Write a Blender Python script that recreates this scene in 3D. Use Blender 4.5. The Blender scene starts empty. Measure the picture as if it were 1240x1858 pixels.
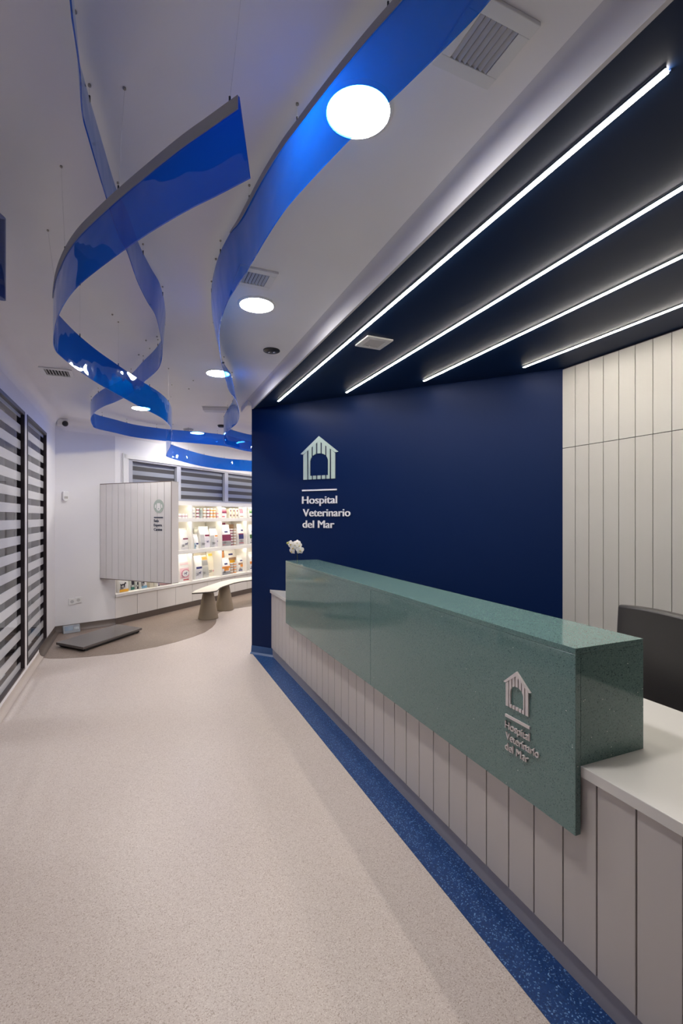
import bpy, math, random
from mathutils import Vector, Matrix
random.seed(7)
C = bpy.context.scene.collection
SC = bpy.context.scene

# ------------------------------------------------------------------ camera, world, exposure
H = 1.55                      # eye height
F = 860.0                     # focal length in pixels of a 1240 px wide frame
YAW = math.radians(23.67)     # the camera looks this far to the right of the corridor axis (+Y)
CA, SA = math.cos(YAW), math.sin(YAW)
cam_d = bpy.data.cameras.new('camera')
cam = bpy.data.objects.new('camera', cam_d); C.objects.link(cam)
cam.location = (0, 0, H); cam.rotation_euler = (math.pi/2, 0, -YAW)
cam_d.sensor_fit = 'HORIZONTAL'; cam_d.sensor_width = 36; cam_d.lens = F/1240*36
cam_d.shift_y = (938-929)/1240; cam_d.clip_start = 0.02; cam_d.clip_end = 60
SC.camera = cam
wd = bpy.data.worlds.new('world'); SC.world = wd; wd.use_nodes = True
wd.node_tree.nodes['Background'].inputs[0].default_value = (0.02, 0.03, 0.06, 1)
wd.node_tree.nodes['Background'].inputs[1].default_value = 0.5
SC.view_settings.view_transform = 'Standard'; SC.view_settings.look = 'None'
SC.view_settings.gamma = 1.0; SC.view_settings.use_curve_mapping = False
SC.view_settings.exposure = 0.0
try:
    SC.cycles.sample_clamp_indirect = 6.0
    SC.cycles.max_bounces = 12; SC.cycles.diffuse_bounces = 6
    SC.cycles.transparent_max_bounces = 24; SC.cycles.use_denoising = True
    SC.cycles.caustics_reflective = False
except Exception:
    pass
L_DOWN = 180.0      # round downlights
L_LED = 76.0        # linear lights of the navy soffit
L_SHELF = 50.0      # strips under the shelves

# ------------------------------------------------------------------ helpers: points
ZC, ZS = 2.88, 2.78           # main ceiling, navy soffit
def c2w(X, Y): return (CA*X+SA*Y, -SA*X+CA*Y)
def onz(px, py, z):           # where the ray of a pixel meets a horizontal plane
    Y = F*(H-z)/(py-938.0); x, y = c2w((px-620)/F*Y, Y); return Vector((x, y, z))
def onpl(px, py, o, n):       # where it meets a vertical plane
    dx, dy = c2w((px-620)/F, 1.0)
    t = (o[0]*n[0]+o[1]*n[1])/(dx*n[0]+dy*n[1])
    return Vector((dx*t, dy*t, H-(py-938)/F*t))
class Fr:                     # a level frame: origin, u and v directions
    def __init__(s, o=(0, 0, 0), a=0.0):
        s.o = Vector(o); s.a = a; c, n = math.cos(a), math.sin(a)
        s.u = Vector((c, n, 0)); s.v = Vector((-n, c, 0))
    def __call__(s, x, y, z=0.0): return s.o + s.u*x + s.v*y + Vector((0, 0, z))
    def inv(s, p):
        d = Vector(p)-s.o; return (d.dot(s.u), d.dot(s.v), d.z)
W = Fr()
PHI = math.radians(0.84)
D = Fr((0, 0, 0), -PHI)                     # the reception desk, the soffit and its lights
SH_A = math.atan2(.6545, .7564)
B0 = Vector((-.2467, 7.534, 0)); A0 = Vector((-.96, 7.30, 0))
S = Fr(B0, SH_A)                            # the shelf wall: x along it, y into it
BW0 = D(1.152, 5.374); BW1 = D(3.235, 2.885)
bd = (BW1-BW0).normalized()
K = Fr(BW0, math.atan2(bd.y, bd.x))         # the navy wall: x along it, y behind it

# ------------------------------------------------------------------ helpers: meshes
class G:
    def __init__(s, fr=W): s.v = []; s.f = []; s.fr = fr; s.mi = []; s.cur = 0
    def add(s, vs, fs):
        b = len(s.v); s.v += [s.fr(*p) for p in vs]
        for f in fs: s.f.append([b+i for i in f]); s.mi.append(s.cur)
        return s
    def box(s, x0, x1, y0, y1, z0, z1):
        return s.add([(x0,y0,z0),(x1,y0,z0),(x1,y1,z0),(x0,y1,z0),(x0,y0,z1),(x1,y0,z1),(x1,y1,z1),(x0,y1,z1)],
                     [(0,3,2,1),(4,5,6,7),(0,1,5,4),(1,2,6,5),(2,3,7,6),(3,0,4,7)])
    def prism(s, pts, z0, z1):
        a = sum(pts[i][0]*pts[(i+1)%len(pts)][1]-pts[(i+1)%len(pts)][0]*pts[i][1] for i in range(len(pts)))
        if a < 0: pts = pts[::-1]
        n = len(pts)
        return s.add([(p[0],p[1],z0) for p in pts]+[(p[0],p[1],z1) for p in pts],
                     [tuple(range(n))[::-1], tuple(range(n,2*n))]+[(i,(i+1)%n,n+(i+1)%n,n+i) for i in range(n)])
    def vprism(s, pts, y0, y1):             # polygon in the x-z plane pushed along y (y0 < y1)
        a = sum(pts[i][0]*pts[(i+1)%len(pts)][1]-pts[(i+1)%len(pts)][0]*pts[i][1] for i in range(len(pts)))
        if a < 0: pts = pts[::-1]
        n = len(pts)
        return s.add([(p[0],y0,p[1]) for p in pts]+[(p[0],y1,p[1]) for p in pts],
                     [tuple(range(n)), tuple(range(n,2*n))[::-1]]+[((i+1)%n,i,n+i,n+(i+1)%n) for i in range(n)])
    def lathe(s, cx, cy, prof, n=32):
        vs = []; fs = []; m = len(prof)
        for r, z in prof:
            for i in range(n):
                t = 2*math.pi*i/n; vs.append((cx+r*math.cos(t), cy+r*math.sin(t), z))
        for k in range(m-1):
            for i in range(n):
                j = (i+1)%n; fs.append((k*n+i, k*n+j, (k+1)*n+j, (k+1)*n+i))
        fs.append(tuple(range(n))[::-1]); fs.append(tuple((m-1)*n+i for i in range(n)))
        return s.add(vs, fs)
    def tube(s, pts, r, n=8):
        pts = [Vector(p) for p in pts]; rs = r if isinstance(r, (list, tuple)) else [r]*len(pts)
        vs = []; fs = []; up = None
        for i, p in enumerate(pts):
            t = (pts[min(i+1,len(pts)-1)]-pts[max(i-1,0)]).normalized()
            if up is None: up = Vector((1,0,0)) if abs(t.z) > .8 else Vector((0,0,1))
            a = t.cross(up).normalized(); b = a.cross(t).normalized(); up = b
            for k in range(n):
                q = p+(a*math.cos(2*math.pi*k/n)+b*math.sin(2*math.pi*k/n))*rs[i]; vs.append(tuple(q))
        for i in range(len(pts)-1):
            for k in range(n):
                j = (k+1)%n; fs.append((i*n+k, i*n+j, (i+1)*n+j, (i+1)*n+k))
        fs.append(tuple(range(n))[::-1]); fs.append(tuple((len(pts)-1)*n+k for k in range(n)))
        return s.add(vs, fs)
    def ball(s, c, r, n=16, m=10):
        rx, ry, rz = r if isinstance(r, (list, tuple)) else (r, r, r)
        vs = [(c[0],c[1],c[2]-rz)]; fs = []
        for i in range(1, m):
            t = math.pi*i/m
            for k in range(n):
                q = 2*math.pi*k/n; vs.append((c[0]+rx*math.sin(t)*math.cos(q), c[1]+ry*math.sin(t)*math.sin(q), c[2]-rz*math.cos(t)))
        vs.append((c[0],c[1],c[2]+rz)); L = len(vs)-1
        for k in range(n):
            j = (k+1)%n; fs.append((0, 1+j, 1+k)); fs.append((L, 1+(m-2)*n+k, 1+(m-2)*n+j))
            for i in range(m-2): fs.append((1+i*n+k, 1+i*n+j, 1+(i+1)*n+j, 1+(i+1)*n+k))
        return s.add(vs, fs)
    def sweep(s, line, prof, closed=False):  # profile (offset to the left of the line, z) along a level polyline
        P = [Vector((p[0], p[1])) for p in line]; m = len(prof); vs = []; fs = []
        for i, p in enumerate(P):
            d0 = (p-P[i-1]).normalized() if i else (P[1]-p).normalized()
            d1 = (P[i+1]-p).normalized() if i < len(P)-1 else d0
            n0 = Vector((-d0.y, d0.x)); n1 = Vector((-d1.y, d1.x)); n = (n0+n1).normalized(); k = 1/max(.3, n.dot(n0))
            for o, z in prof: vs.append((p.x+n.x*o*k, p.y+n.y*o*k, z))
        for i in range(len(P)-1):
            for j in range(m): fs.append((i*m+j, i*m+(j+1)%m, (i+1)*m+(j+1)%m, (i+1)*m+j))
        fs.append(tuple(range(m))); fs.append(tuple((len(P)-1)*m+j for j in range(m))[::-1])
        return s.add(vs, fs)

PM = {}                                     # world matrices of the Empties
def link(name, me, mats, parent, smooth, bevel):
    o = bpy.data.objects.new(name, me); C.objects.link(o)
    for m in (mats if isinstance(mats, (list, tuple)) else [mats]): me.materials.append(m)
    if smooth:
        for p in me.polygons: p.use_smooth = True
        try: me.set_sharp_from_angle(angle=math.radians(40))
        except Exception: pass
    if bevel:
        b = o.modifiers.new('bevel', 'BEVEL'); b.width = bevel; b.segments = 2; b.limit_method = 'ANGLE'; b.angle_limit = math.radians(40)
    if parent: o.parent = parent
    return o
def obj(name, g, mat, parent=None, smooth=False, bevel=0, label=None, local=False):
    vs = g.v
    root = parent
    while root is not None and root.name not in PM: root = root.parent
    if parent is not None and root is not None and not local:
        inv = PM[root.name].inverted(); vs = [inv @ v for v in vs]
    org = Vector((0, 0, 0))
    if parent is None and not local:        # a top-level mesh gets its origin at its own base
        org = Vector(((min(v.x for v in vs)+max(v.x for v in vs))/2, (min(v.y for v in vs)+max(v.y for v in vs))/2, min(v.z for v in vs)))
        vs = [v-org for v in vs]
    me = bpy.data.meshes.new(name); me.from_pydata([tuple(v) for v in vs], [], g.f)
    o = link(name, me, mat, parent, smooth, bevel)
    if isinstance(mat, (list, tuple)):
        for p, i in zip(me.polygons, g.mi): p.material_index = i
    if parent is None and not local: o.location = org
    me.update()
    if label: o['label'] = label
    return o
def thing(name, label, cat, loc=(0, 0, 0), rot=0.0, group=None):
    o = bpy.data.objects.new(name, None); C.objects.link(o); o.empty_display_size = .1
    o.location = loc; o.rotation_euler = (0, 0, rot); PM[o.name] = Matrix.Translation(Vector(loc)) @ Matrix.Rotation(rot, 4, 'Z')
    o['label'] = label; o['category'] = cat
    if group: o['group'] = group
    return o
def tag(o, label, cat, group=None):
    o['label'] = label; o['category'] = cat
    if group: o['group'] = group
    return o
def struct(name, g, mat, **k):
    o = obj(name, g, mat, **k); o['kind'] = 'structure'; return o
def dup(root, loc, rot, label, group=None):
    r = root.copy(); C.objects.link(r); r.location = loc; r.rotation_euler = (0, 0, rot); r['label'] = label
    if group: r['group'] = group
    for ch in list(root.children):
        c = ch.copy(); C.objects.link(c); c.parent = r
        for g2 in ch.children:
            d = g2.copy(); C.objects.link(d); d.parent = c
    return r
def text_g(g, body, o, u, n, width, cap, depth, fat=.018, z_is_base=True):
    """solid lettering: o = lower left of the baseline, u = reading direction, n = outward normal"""
    cu = bpy.data.curves.new('lettering', 'FONT'); cu.body = body; cu.size = 1.0; cu.offset = 0; cu.extrude = .5; cu.resolution_u = 6
    ob = bpy.data.objects.new('lettering', cu); C.objects.link(ob)
    me = bpy.data.meshes.new_from_object(ob.evaluated_get(bpy.context.evaluated_depsgraph_get()))
    C.objects.unlink(ob); bpy.data.objects.remove(ob)
    x0 = min(v.co.x for v in me.vertices); x1 = max(v.co.x for v in me.vertices)
    sx = width/(x1-x0); sy = cap/.73
    b = len(g.v)
    w_ = .019*sy if fat > .003 else .008*sy; sx = (width-2*w_)/(x1-x0)
    for k_ in (0, 1, 2):
        b = len(g.v)
        for v in me.vertices:
            g.v.append(o + u*((v.co.x-x0)*sx+w_*k_) + Vector((0,0,1))*(v.co.y*sy) + n*((v.co.z+.5)*(depth-.0002*k_)))
        for p in me.polygons: g.f.append([b+i for i in p.vertices]); g.mi.append(0)
    bpy.data.meshes.remove(me)
    return g

# ------------------------------------------------------------------ materials
def nmat(name):
    m = bpy.data.materials.new(name); m.use_nodes = True; nt = m.node_tree; return m, nt, nt.nodes['Principled BSDF']
def pbr(name, col, rough=.5, spec=.5, metal=0., var=.03, vscale=3.0, bump=0., bscale=200., coat=0.):
    m, nt, b = nmat(name)
    b.inputs['Roughness'].default_value = rough; b.inputs['Metallic'].default_value = metal
    b.inputs['Specular IOR Level'].default_value = spec; b.inputs['Coat Weight'].default_value = coat
    tc = nt.nodes.new('ShaderNodeTexCoord'); nz = nt.nodes.new('ShaderNodeTexNoise'); nz.inputs['Scale'].default_value = vscale
    nt.links.new(tc.outputs['Object'], nz.inputs['Vector'])
    mx = nt.nodes.new('ShaderNodeMix'); mx.data_type = 'RGBA'
    mx.inputs[6].default_value = tuple(c*(1-var) for c in col)+(1,); mx.inputs[7].default_value = tuple(min(1,c*(1+var)) for c in col)+(1,)
    nt.links.new(nz.outputs['Fac'], mx.inputs[0]); nt.links.new(mx.outputs[2], b.inputs['Base Color'])
    if bump:
        n2 = nt.nodes.new('ShaderNodeTexNoise'); n2.inputs['Scale'].default_value = bscale; nt.links.new(tc.outputs['Object'], n2.inputs['Vector'])
        bp = nt.nodes.new('ShaderNodeBump'); bp.inputs['Strength'].default_value = bump; bp.inputs['Distance'].default_value = .002
        nt.links.new(n2.outputs['Fac'], bp.inputs['Height']); nt.links.new(bp.outputs['Normal'], b.inputs['Normal'])
    return m
def speckle(name, base, dark, light, scale, p_dark=.25, p_light=.12, rough=.4, spec=.5, spark=0.):
    """flecked vinyl or quartz: random voronoi cells pick the fleck colour"""
    m, nt, b = nmat(name); N = nt.nodes.new; Lk = nt.links.new
    b.inputs['Roughness'].default_value = rough; b.inputs['Specular IOR Level'].default_value = spec
    tc = N('ShaderNodeTexCoord'); v = N('ShaderNodeTexVoronoi'); v.inputs['Scale'].default_value = scale; Lk(tc.outputs['Object'], v.inputs['Vector'])
    sep = N('ShaderNodeSeparateColor'); Lk(v.outputs['Color'], sep.inputs[0])
    r = N('ShaderNodeValToRGB'); Lk(sep.outputs[0], r.inputs[0]); r.color_ramp.interpolation = 'LINEAR'
    e = r.color_ramp.elements; e[0].position = 0; e[0].color = dark+(1,); e[1].position = 1; e[1].color = light+(1,)
    for p in (p_dark, 1-p_light):
        q = e.new(p); q.color = base+(1,)
    nz = N('ShaderNodeTexNoise'); nz.inputs['Scale'].default_value = 1.2; nz.inputs['Detail'].default_value = 4; Lk(tc.outputs['Object'], nz.inputs['Vector'])
    mr = N('ShaderNodeMapRange'); mr.inputs['To Min'].default_value = .93; mr.inputs['To Max'].default_value = 1.07; Lk(nz.outputs['Fac'], mr.inputs[0])
    mul = N('ShaderNodeMix'); mul.data_type = 'RGBA'; mul.blend_type = 'MULTIPLY'; mul.inputs[0].default_value = 1
    Lk(r.outputs[0], mul.inputs[6]); Lk(mr.outputs[0], mul.inputs[7]); Lk(mul.outputs[2], b.inputs['Base Color'])
    if spark:
        v2 = N('ShaderNodeTexVoronoi'); v2.inputs['Scale'].default_value = scale*.25; Lk(tc.outputs['Object'], v2.inputs['Vector'])
        lt = N('ShaderNodeMath'); lt.operation = 'LESS_THAN'; lt.inputs[1].default_value = .12; Lk(v2.outputs['Distance'], lt.inputs[0])
        s2 = N('ShaderNodeSeparateColor'); Lk(v2.outputs['Color'], s2.inputs[0])
        g2 = N('ShaderNodeMath'); g2.operation = 'GREATER_THAN'; g2.inputs[1].default_value = 1-spark; Lk(s2.outputs[1], g2.inputs[0])
        mm = N('ShaderNodeMath'); mm.operation = 'MULTIPLY'; Lk(lt.outputs[0], mm.inputs[0]); Lk(g2.outputs[0], mm.inputs[1])
        mx = N('ShaderNodeMix'); mx.data_type = 'RGBA'; Lk(mm.outputs[0], mx.inputs[0]); Lk(mul.outputs[2], mx.inputs[6]); mx.inputs[7].default_value = (.9,.95,.9,1)
        Lk(mx.outputs[2], b.inputs['Base Color'])
    return m
def emit(name, col, s):
    m = bpy.data.materials.new(name); m.use_nodes = True; nt = m.node_tree; nt.nodes.clear()
    e = nt.nodes.new('ShaderNodeEmission'); e.inputs[0].default_value = col+(1,); e.inputs[1].default_value = s
    o = nt.nodes.new('ShaderNodeOutputMaterial'); nt.links.new(e.outputs[0], o.inputs[0]); return m
def front_fresnel(nt, ior, normal=None):
    N = nt.nodes.new; fr = N('ShaderNodeFresnel'); fr.inputs[0].default_value = ior
    if normal is not None: nt.links.new(normal, fr.inputs['Normal'])
    ge = N('ShaderNodeNewGeometry'); sb = N('ShaderNodeMath'); sb.operation = 'SUBTRACT'; sb.inputs[0].default_value = 1; nt.links.new(ge.outputs['Backfacing'], sb.inputs[1])
    ml = N('ShaderNodeMath'); ml.operation = 'MULTIPLY'; nt.links.new(fr.outputs[0], ml.inputs[0]); nt.links.new(sb.outputs[0], ml.inputs[1]); return ml
def acrylic(name, tint, body, kd=.25, rough=.03, wave=0.):
    """tinted clear plastic sheet: light passes through it coloured, with a glossy skin"""
    m = bpy.data.materials.new(name); m.use_nodes = True; nt = m.node_tree; nt.nodes.clear(); N = nt.nodes.new; Lk = nt.links.new
    t = N('ShaderNodeBsdfTransparent'); t.inputs[0].default_value = tint+(1,)
    d = N('ShaderNodeBsdfDiffuse'); d.inputs[0].default_value = body+(1,)
    tl = N('ShaderNodeBsdfTranslucent'); tl.inputs[0].default_value = body+(1,)
    dm = N('ShaderNodeMixShader'); dm.inputs[0].default_value = .5; Lk(d.outputs[0], dm.inputs[1]); Lk(tl.outputs[0], dm.inputs[2])
    a = N('ShaderNodeMixShader'); a.inputs[0].default_value = kd; Lk(t.outputs[0], a.inputs[1]); Lk(dm.outputs[0], a.inputs[2])
    gl = N('ShaderNodeBsdfGlossy'); gl.inputs['Roughness'].default_value = rough; gl.inputs[0].default_value = (.9,.95,1,1)
    bp = None
    if wave:
        tc = N('ShaderNodeTexCoord'); nz = N('ShaderNodeTexNoise'); nz.inputs['Scale'].default_value = 3.5; nz.inputs['Detail'].default_value = 2.2
        Lk(tc.outputs['Object'], nz.inputs['Vector']); bp = N('ShaderNodeBump'); bp.inputs['Strength'].default_value = wave; bp.inputs['Distance'].default_value = .02
        Lk(nz.outputs['Fac'], bp.inputs['Height']); Lk(bp.outputs[0], gl.inputs['Normal'])
    fr = front_fresnel(nt, 1.5, bp.outputs[0] if bp else None)
    b = N('ShaderNodeMixShader'); Lk(fr.outputs[0], b.inputs[0]); Lk(a.outputs[0], b.inputs[1]); Lk(gl.outputs[0], b.inputs[2])
    o = N('ShaderNodeOutputMaterial'); Lk(b.outputs[0], o.inputs[0]); return m
def banded_glass(name, pitch, z_lo, duty):
    """clear pane with level bands of white film (surface pattern of the pane)"""
    m = bpy.data.materials.new(name); m.use_nodes = True; nt = m.node_tree; nt.nodes.clear(); N = nt.nodes.new; Lk = nt.links.new
    t = N('ShaderNodeBsdfTransparent'); t.inputs[0].default_value = (.80,.83,.84,1)
    gl = N('ShaderNodeBsdfGlossy'); gl.inputs['Roughness'].default_value = .01
    fr = front_fresnel(nt, 1.45)
    g = N('ShaderNodeMixShader'); Lk(fr.outputs[0], g.inputs[0]); Lk(t.outputs[0], g.inputs[1]); Lk(gl.outputs[0], g.inputs[2])
    d = N('ShaderNodeBsdfDiffuse'); d.inputs[0].default_value = (.78,.78,.80,1)
    tl = N('ShaderNodeBsdfTransparent'); tl.inputs[0].default_value = (.8,.8,.8,1)
    dd = N('ShaderNodeMixShader'); dd.inputs[0].default_value = .22; Lk(d.outputs[0], dd.inputs[1]); Lk(tl.outputs[0], dd.inputs[2])
    d2 = N('ShaderNodeMixShader'); Lk(fr.outputs[0], d2.inputs[0]); Lk(dd.outputs[0], d2.inputs[1]); Lk(gl.outputs[0], d2.inputs[2])
    ge = N('ShaderNodeNewGeometry'); sp = N('ShaderNodeSeparateXYZ'); Lk(ge.outputs['Position'], sp.inputs[0])
    s1 = N('ShaderNodeMath'); s1.operation = 'SUBTRACT'; s1.inputs[1].default_value = z_lo-pitch*40; Lk(sp.outputs[2], s1.inputs[0])
    s2 = N('ShaderNodeMath'); s2.operation = 'DIVIDE'; s2.inputs[1].default_value = pitch; Lk(s1.outputs[0], s2.inputs[0])
    s3 = N('ShaderNodeMath'); s3.operation = 'FRACT'; Lk(s2.outputs[0], s3.inputs[0])
    s4 = N('ShaderNodeMath'); s4.operation = 'LESS_THAN'; s4.inputs[1].default_value = duty; Lk(s3.outputs[0], s4.inputs[0])
    mx = N('ShaderNodeMixShader'); Lk(s4.outputs[0], mx.inputs[0]); Lk(g.outputs[0], mx.inputs[1]); Lk(d2.outputs[0], mx.inputs[2])
    o = N('ShaderNodeOutputMaterial'); Lk(mx.outputs[0], o.inputs[0]); return m
def bands(name, c1, c2, pitch, z_lo, duty, rough=.6):
    m, nt, b = nmat(name); N = nt.nodes.new; Lk = nt.links.new; b.inputs['Roughness'].default_value = rough
    ge = N('ShaderNodeNewGeometry'); sp = N('ShaderNodeSeparateXYZ'); Lk(ge.outputs['Position'], sp.inputs[0])
    s1 = N('ShaderNodeMath'); s1.operation = 'SUBTRACT'; s1.inputs[1].default_value = z_lo-pitch*40; Lk(sp.outputs[2], s1.inputs[0])
    s2 = N('ShaderNodeMath'); s2.operation = 'DIVIDE'; s2.inputs[1].default_value = pitch; Lk(s1.outputs[0], s2.inputs[0])
    s3 = N('ShaderNodeMath'); s3.operation = 'FRACT'; Lk(s2.outputs[0], s3.inputs[0])
    s4 = N('ShaderNodeMath'); s4.operation = 'LESS_THAN'; s4.inputs[1].default_value = duty; Lk(s3.outputs[0], s4.inputs[0])
    mx = N('ShaderNodeMix'); mx.data_type = 'RGBA'; Lk(s4.outputs[0], mx.inputs[0]); mx.inputs[6].default_value = c1+(1,); mx.inputs[7].default_value = c2+(1,)
    Lk(mx.outputs[2], b.inputs['Base Color']); return m

M = {}
M['ceil'] = pbr('ceiling_paint', (.84,.83,.85), .9, .2)
M['wall'] = pbr('white_wall_paint', (.80,.79,.81), .75, .3)
M['navy'] = pbr('navy_wall_paint', (.0004,.0105,.060), .5, .16, var=.02)
M['soff'] = pbr('navy_soffit_paint', (.0025,.014,.052), .5, .2, var=.02)
M['floor'] = speckle('flecked_beige_vinyl', (.54,.465,.43), (.35,.28,.24), (.65,.585,.54), 330, .25, .25, .36, .32)
M['brown'] = speckle('flecked_brown_vinyl', (.235,.180,.150), (.12,.09,.07), (.36,.29,.26), 260, .3, .2, .38, .4)
M['blue_fl'] = speckle('flecked_blue_vinyl', (.008,.044,.165), (.005,.025,.10), (.16,.30,.55), 230, .3, .16, .34, .45)
M['stone'] = speckle('green_quartz', (.12,.21,.198), (.03,.065,.06), (.17,.27,.25), 330, .16, .2, .07, .6, spark=.02)
M['board'] = pbr('warm_white_lacquer', (.52,.485,.465), .42, .4)
M['hboard'] = pbr('white_panel_board', (.74,.71,.70), .5, .4)
M['pboard'] = pbr('light_grey_laminate', (.46,.445,.425), .4, .4)
M['gap'] = pbr('dark_groove', (.035,.03,.045), .8, .1)
M['top'] = pbr('white_solid_surface', (.68,.66,.63), .16, .5)
M['plinth'] = pbr('grey_plinth', (.33,.31,.33), .45)
M['white'] = pbr('white_plastic', (.78,.78,.78), .4)
M['shelfw'] = pbr('white_melamine', (.80,.78,.74), .5)
M['base'] = pbr('cream_cabinet_front', (.76,.73,.70), .45)
M['black'] = pbr('black_plastic', (.012,.012,.014), .35)
M['frame'] = pbr('dark_bronze_frame', (.022,.014,.017), .35)
M['vent'] = pbr('grille_grey', (.55,.55,.55), .45)
M['dark'] = pbr('dark_cavity', (.03,.03,.03), .8)
M['leather'] = pbr('dark_grey_leather', (.040,.036,.036), .42, .5, bump=.3, bscale=300)
M['chrome'] = pbr('polished_metal', (.6,.6,.62), .2, metal=1)
M['cone'] = pbr('taupe_painted_cone', (.235,.185,.13), .55)
M['cream'] = pbr('cream_bench_top', (.72,.68,.60), .4)
M['edge'] = pbr('dark_bench_edge', (.055,.045,.04), .5)
M['letter'] = pbr('white_acrylic_letter', (.82,.80,.80), .35)
M['mint'] = pbr('pale_mint_acrylic', (.42,.52,.46), .35)
M['pinkish'] = pbr('pale_rose_white_acrylic', (.68,.62,.60), .35)
M['inkblue'] = pbr('navy_lettering', (.012,.022,.06), .4)
M['sage'] = pbr('sage_green_print', (.40,.46,.42), .5)
M['steel'] = pbr('scale_deck', (.13,.115,.112), .22, .6, metal=.3)
M['rubber'] = pbr('black_rubber', (.01,.01,.01), .6)
M['lcd'] = pbr('blue_grey_display', (.10,.16,.26), .2)
M['wire'] = pbr('thin_wire', (.5,.5,.52), .4)
M['mount'] = pbr('wire_mount', (.36,.34,.30), .4, metal=.6)
M['rail'] = pbr('matt_grey_edge_band', (.36,.36,.38), .6)
M['ribbon'] = acrylic('blue_tinted_acrylic', (.112,.36,.80), (.0,.24,.66), .18, .035, wave=.6)
M['ribbon2'] = acrylic('blue_tinted_acrylic_thin', (.20,.42,.86), (.004,.13,.50), .17, .035, wave=.5)
M['glass'] = banded_glass('pane_with_white_bands', .15, 1.892, .53)
M['blind'] = bands('banded_blind', (.27,.29,.34), (.055,.052,.055), .131, 1.86, .5)
M['down'] = emit('downlight_diffuser', (1.0,.96,.92), L_DOWN)
M['led'] = emit('led_diffuser', (1.0,.93,.81), L_LED)
M['sled'] = emit('shelf_led', (1.0,.90,.70), L_SHELF)
M['petal'] = pbr('white_petal', (.85,.82,.80), .5)
M['leaf'] = pbr('green_leaf', (.05,.11,.025), .4)
M['stem'] = pbr('dark_stem', (.04,.05,.02), .5)
M['pot'] = pbr('white_ceramic', (.55,.60,.65), .25)
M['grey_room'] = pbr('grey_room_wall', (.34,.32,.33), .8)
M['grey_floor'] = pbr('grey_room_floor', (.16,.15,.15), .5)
PC = {}
def pc(r, g, b, rough=.4):
    k = (r, g, b, rough)
    if k not in PC: PC[k] = pbr('packaging_%d_%d_%d' % (int(r*255), int(g*255), int(b*255)), (r, g, b), rough, .5, var=.06, vscale=30)
    return PC[k]

# ------------------------------------------------------------------ floor, ceiling, walls
Cc = S(6.2, 0)
E1 = (5.9, 6.0)
room = [(-.96,-2.6), (3.264,-2.6), (3.264,2.75), E1, (Cc.x,Cc.y), (B0.x,B0.y), (A0.x,A0.y)]
big = [(-1.06,-2.7), (3.36,-2.7), (3.36,2.7), (6.1,5.9), (Cc.x+.2,Cc.y+.5), (B0.x-.3,B0.y+.45), (A0.x-.1,A0.y+.2)]
struct('floor', G().prism(big, -.12, 0), M['floor'])
struct('ceiling', G().prism(big, ZC, ZC+.1), M['ceil'])
# brown vinyl zone with a waving edge
wav = [(83,1193.5),(90,1195),(114,1195),(160,1192),(215.5,1186),(283,1174),(320,1165),(351,1155.5),(372,1147.5),(385,1138.5),(391.5,1131),(393,1126),(392.5,1121),(394,1116),(398,1111.8),(407,1108),(418.7,1105.3),(456,1100.2)]
pts = [onz(a, b, 0) for a, b in wav]
ex = pts[-1]+S.u*1.6-S.v*.1; ex2 = pts[-1]+S.u*3.2
poly = [(p.x, p.y) for p in pts]+[(ex.x,ex.y),(ex2.x,ex2.y),(Cc.x,Cc.y),(B0.x,B0.y),(A0.x,A0.y)]
poly[0] = (-.958, poly[0][1]+.05)
struct('trim_1', G().prism(poly, -.02, .0025), M['brown'])
# blue vinyl strip along the desk
g = G(D); g.prism([(1.152,5.374),(1.152,-2.55),(1.345,-2.55),(1.345,5.15)], -.02, .003)
struct('trim_2', g, M['blue_fl'])
struct('trim_3', G(K).sweep([(.33,0),(.0,0)], [(0,0),(.035,.003),(.012,.02),(.004,.09),(0,.09)]), pbr('blue_coving', (.014,.062,.19), .4), smooth=False)
# left wall with glazed openings
Y1, Y2, Y3, Y4 = 6.62, 5.49, 5.385, 4.26
openings = [(5.49, 6.62), (4.255, 5.385), (3.02, 4.15), (1.785, 2.915)]
ZB, ZT = .093, 2.556
g = G()
ys = [-2.7]
for a, b in sorted(openings): ys += [a, b]
ys.append(7.30)
for i in range(0, len(ys), 2): g.box(-1.10, -.96, ys[i], ys[i+1], 0, ZC)
for a, b in openings: g.box(-1.10, -.96, a, b, 0, ZB); g.box(-1.10, -.96, a, b, ZT, ZC)
struct('wall_left', g, M['wall'])
for k, (a, b) in enumerate(openings):
    w = thing('window_%d' % (k+1), '', 'window', (-1.0, (a+b)/2, ZB)); w['kind'] = 'structure'
    del w['label']; del w['category']
    t = .035
    g = G(); g.box(-1.075,-.955,a,a+t,ZB,ZT).box(-1.075,-.955,b-t,b,ZB,ZT).box(-1.075,-.955,a+t,b-t,ZB,ZB+t*.6).box(-1.075,-.955,a+t,b-t,ZT-t,ZT)
    g.box(-1.095,-1.02,a+t,a+t+.05,ZB,ZT).box(-1.095,-1.02,b-t-.085,b-t,ZB,ZT)
    obj('window_frame', g, M['frame'], w, bevel=.003)
    obj('window_pane', G().box(-.994,-.986,a+t,b-t,ZB+t*.6,ZT-t), M['glass'], w)
# dim room behind the glazing
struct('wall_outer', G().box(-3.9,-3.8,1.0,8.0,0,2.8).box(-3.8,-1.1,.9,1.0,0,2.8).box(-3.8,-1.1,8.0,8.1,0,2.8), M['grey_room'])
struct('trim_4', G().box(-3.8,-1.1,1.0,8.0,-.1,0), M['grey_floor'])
struct('trim_5', G().box(-3.9,-1.06,.9,8.1,2.8,2.9), M['grey_room'])
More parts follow.
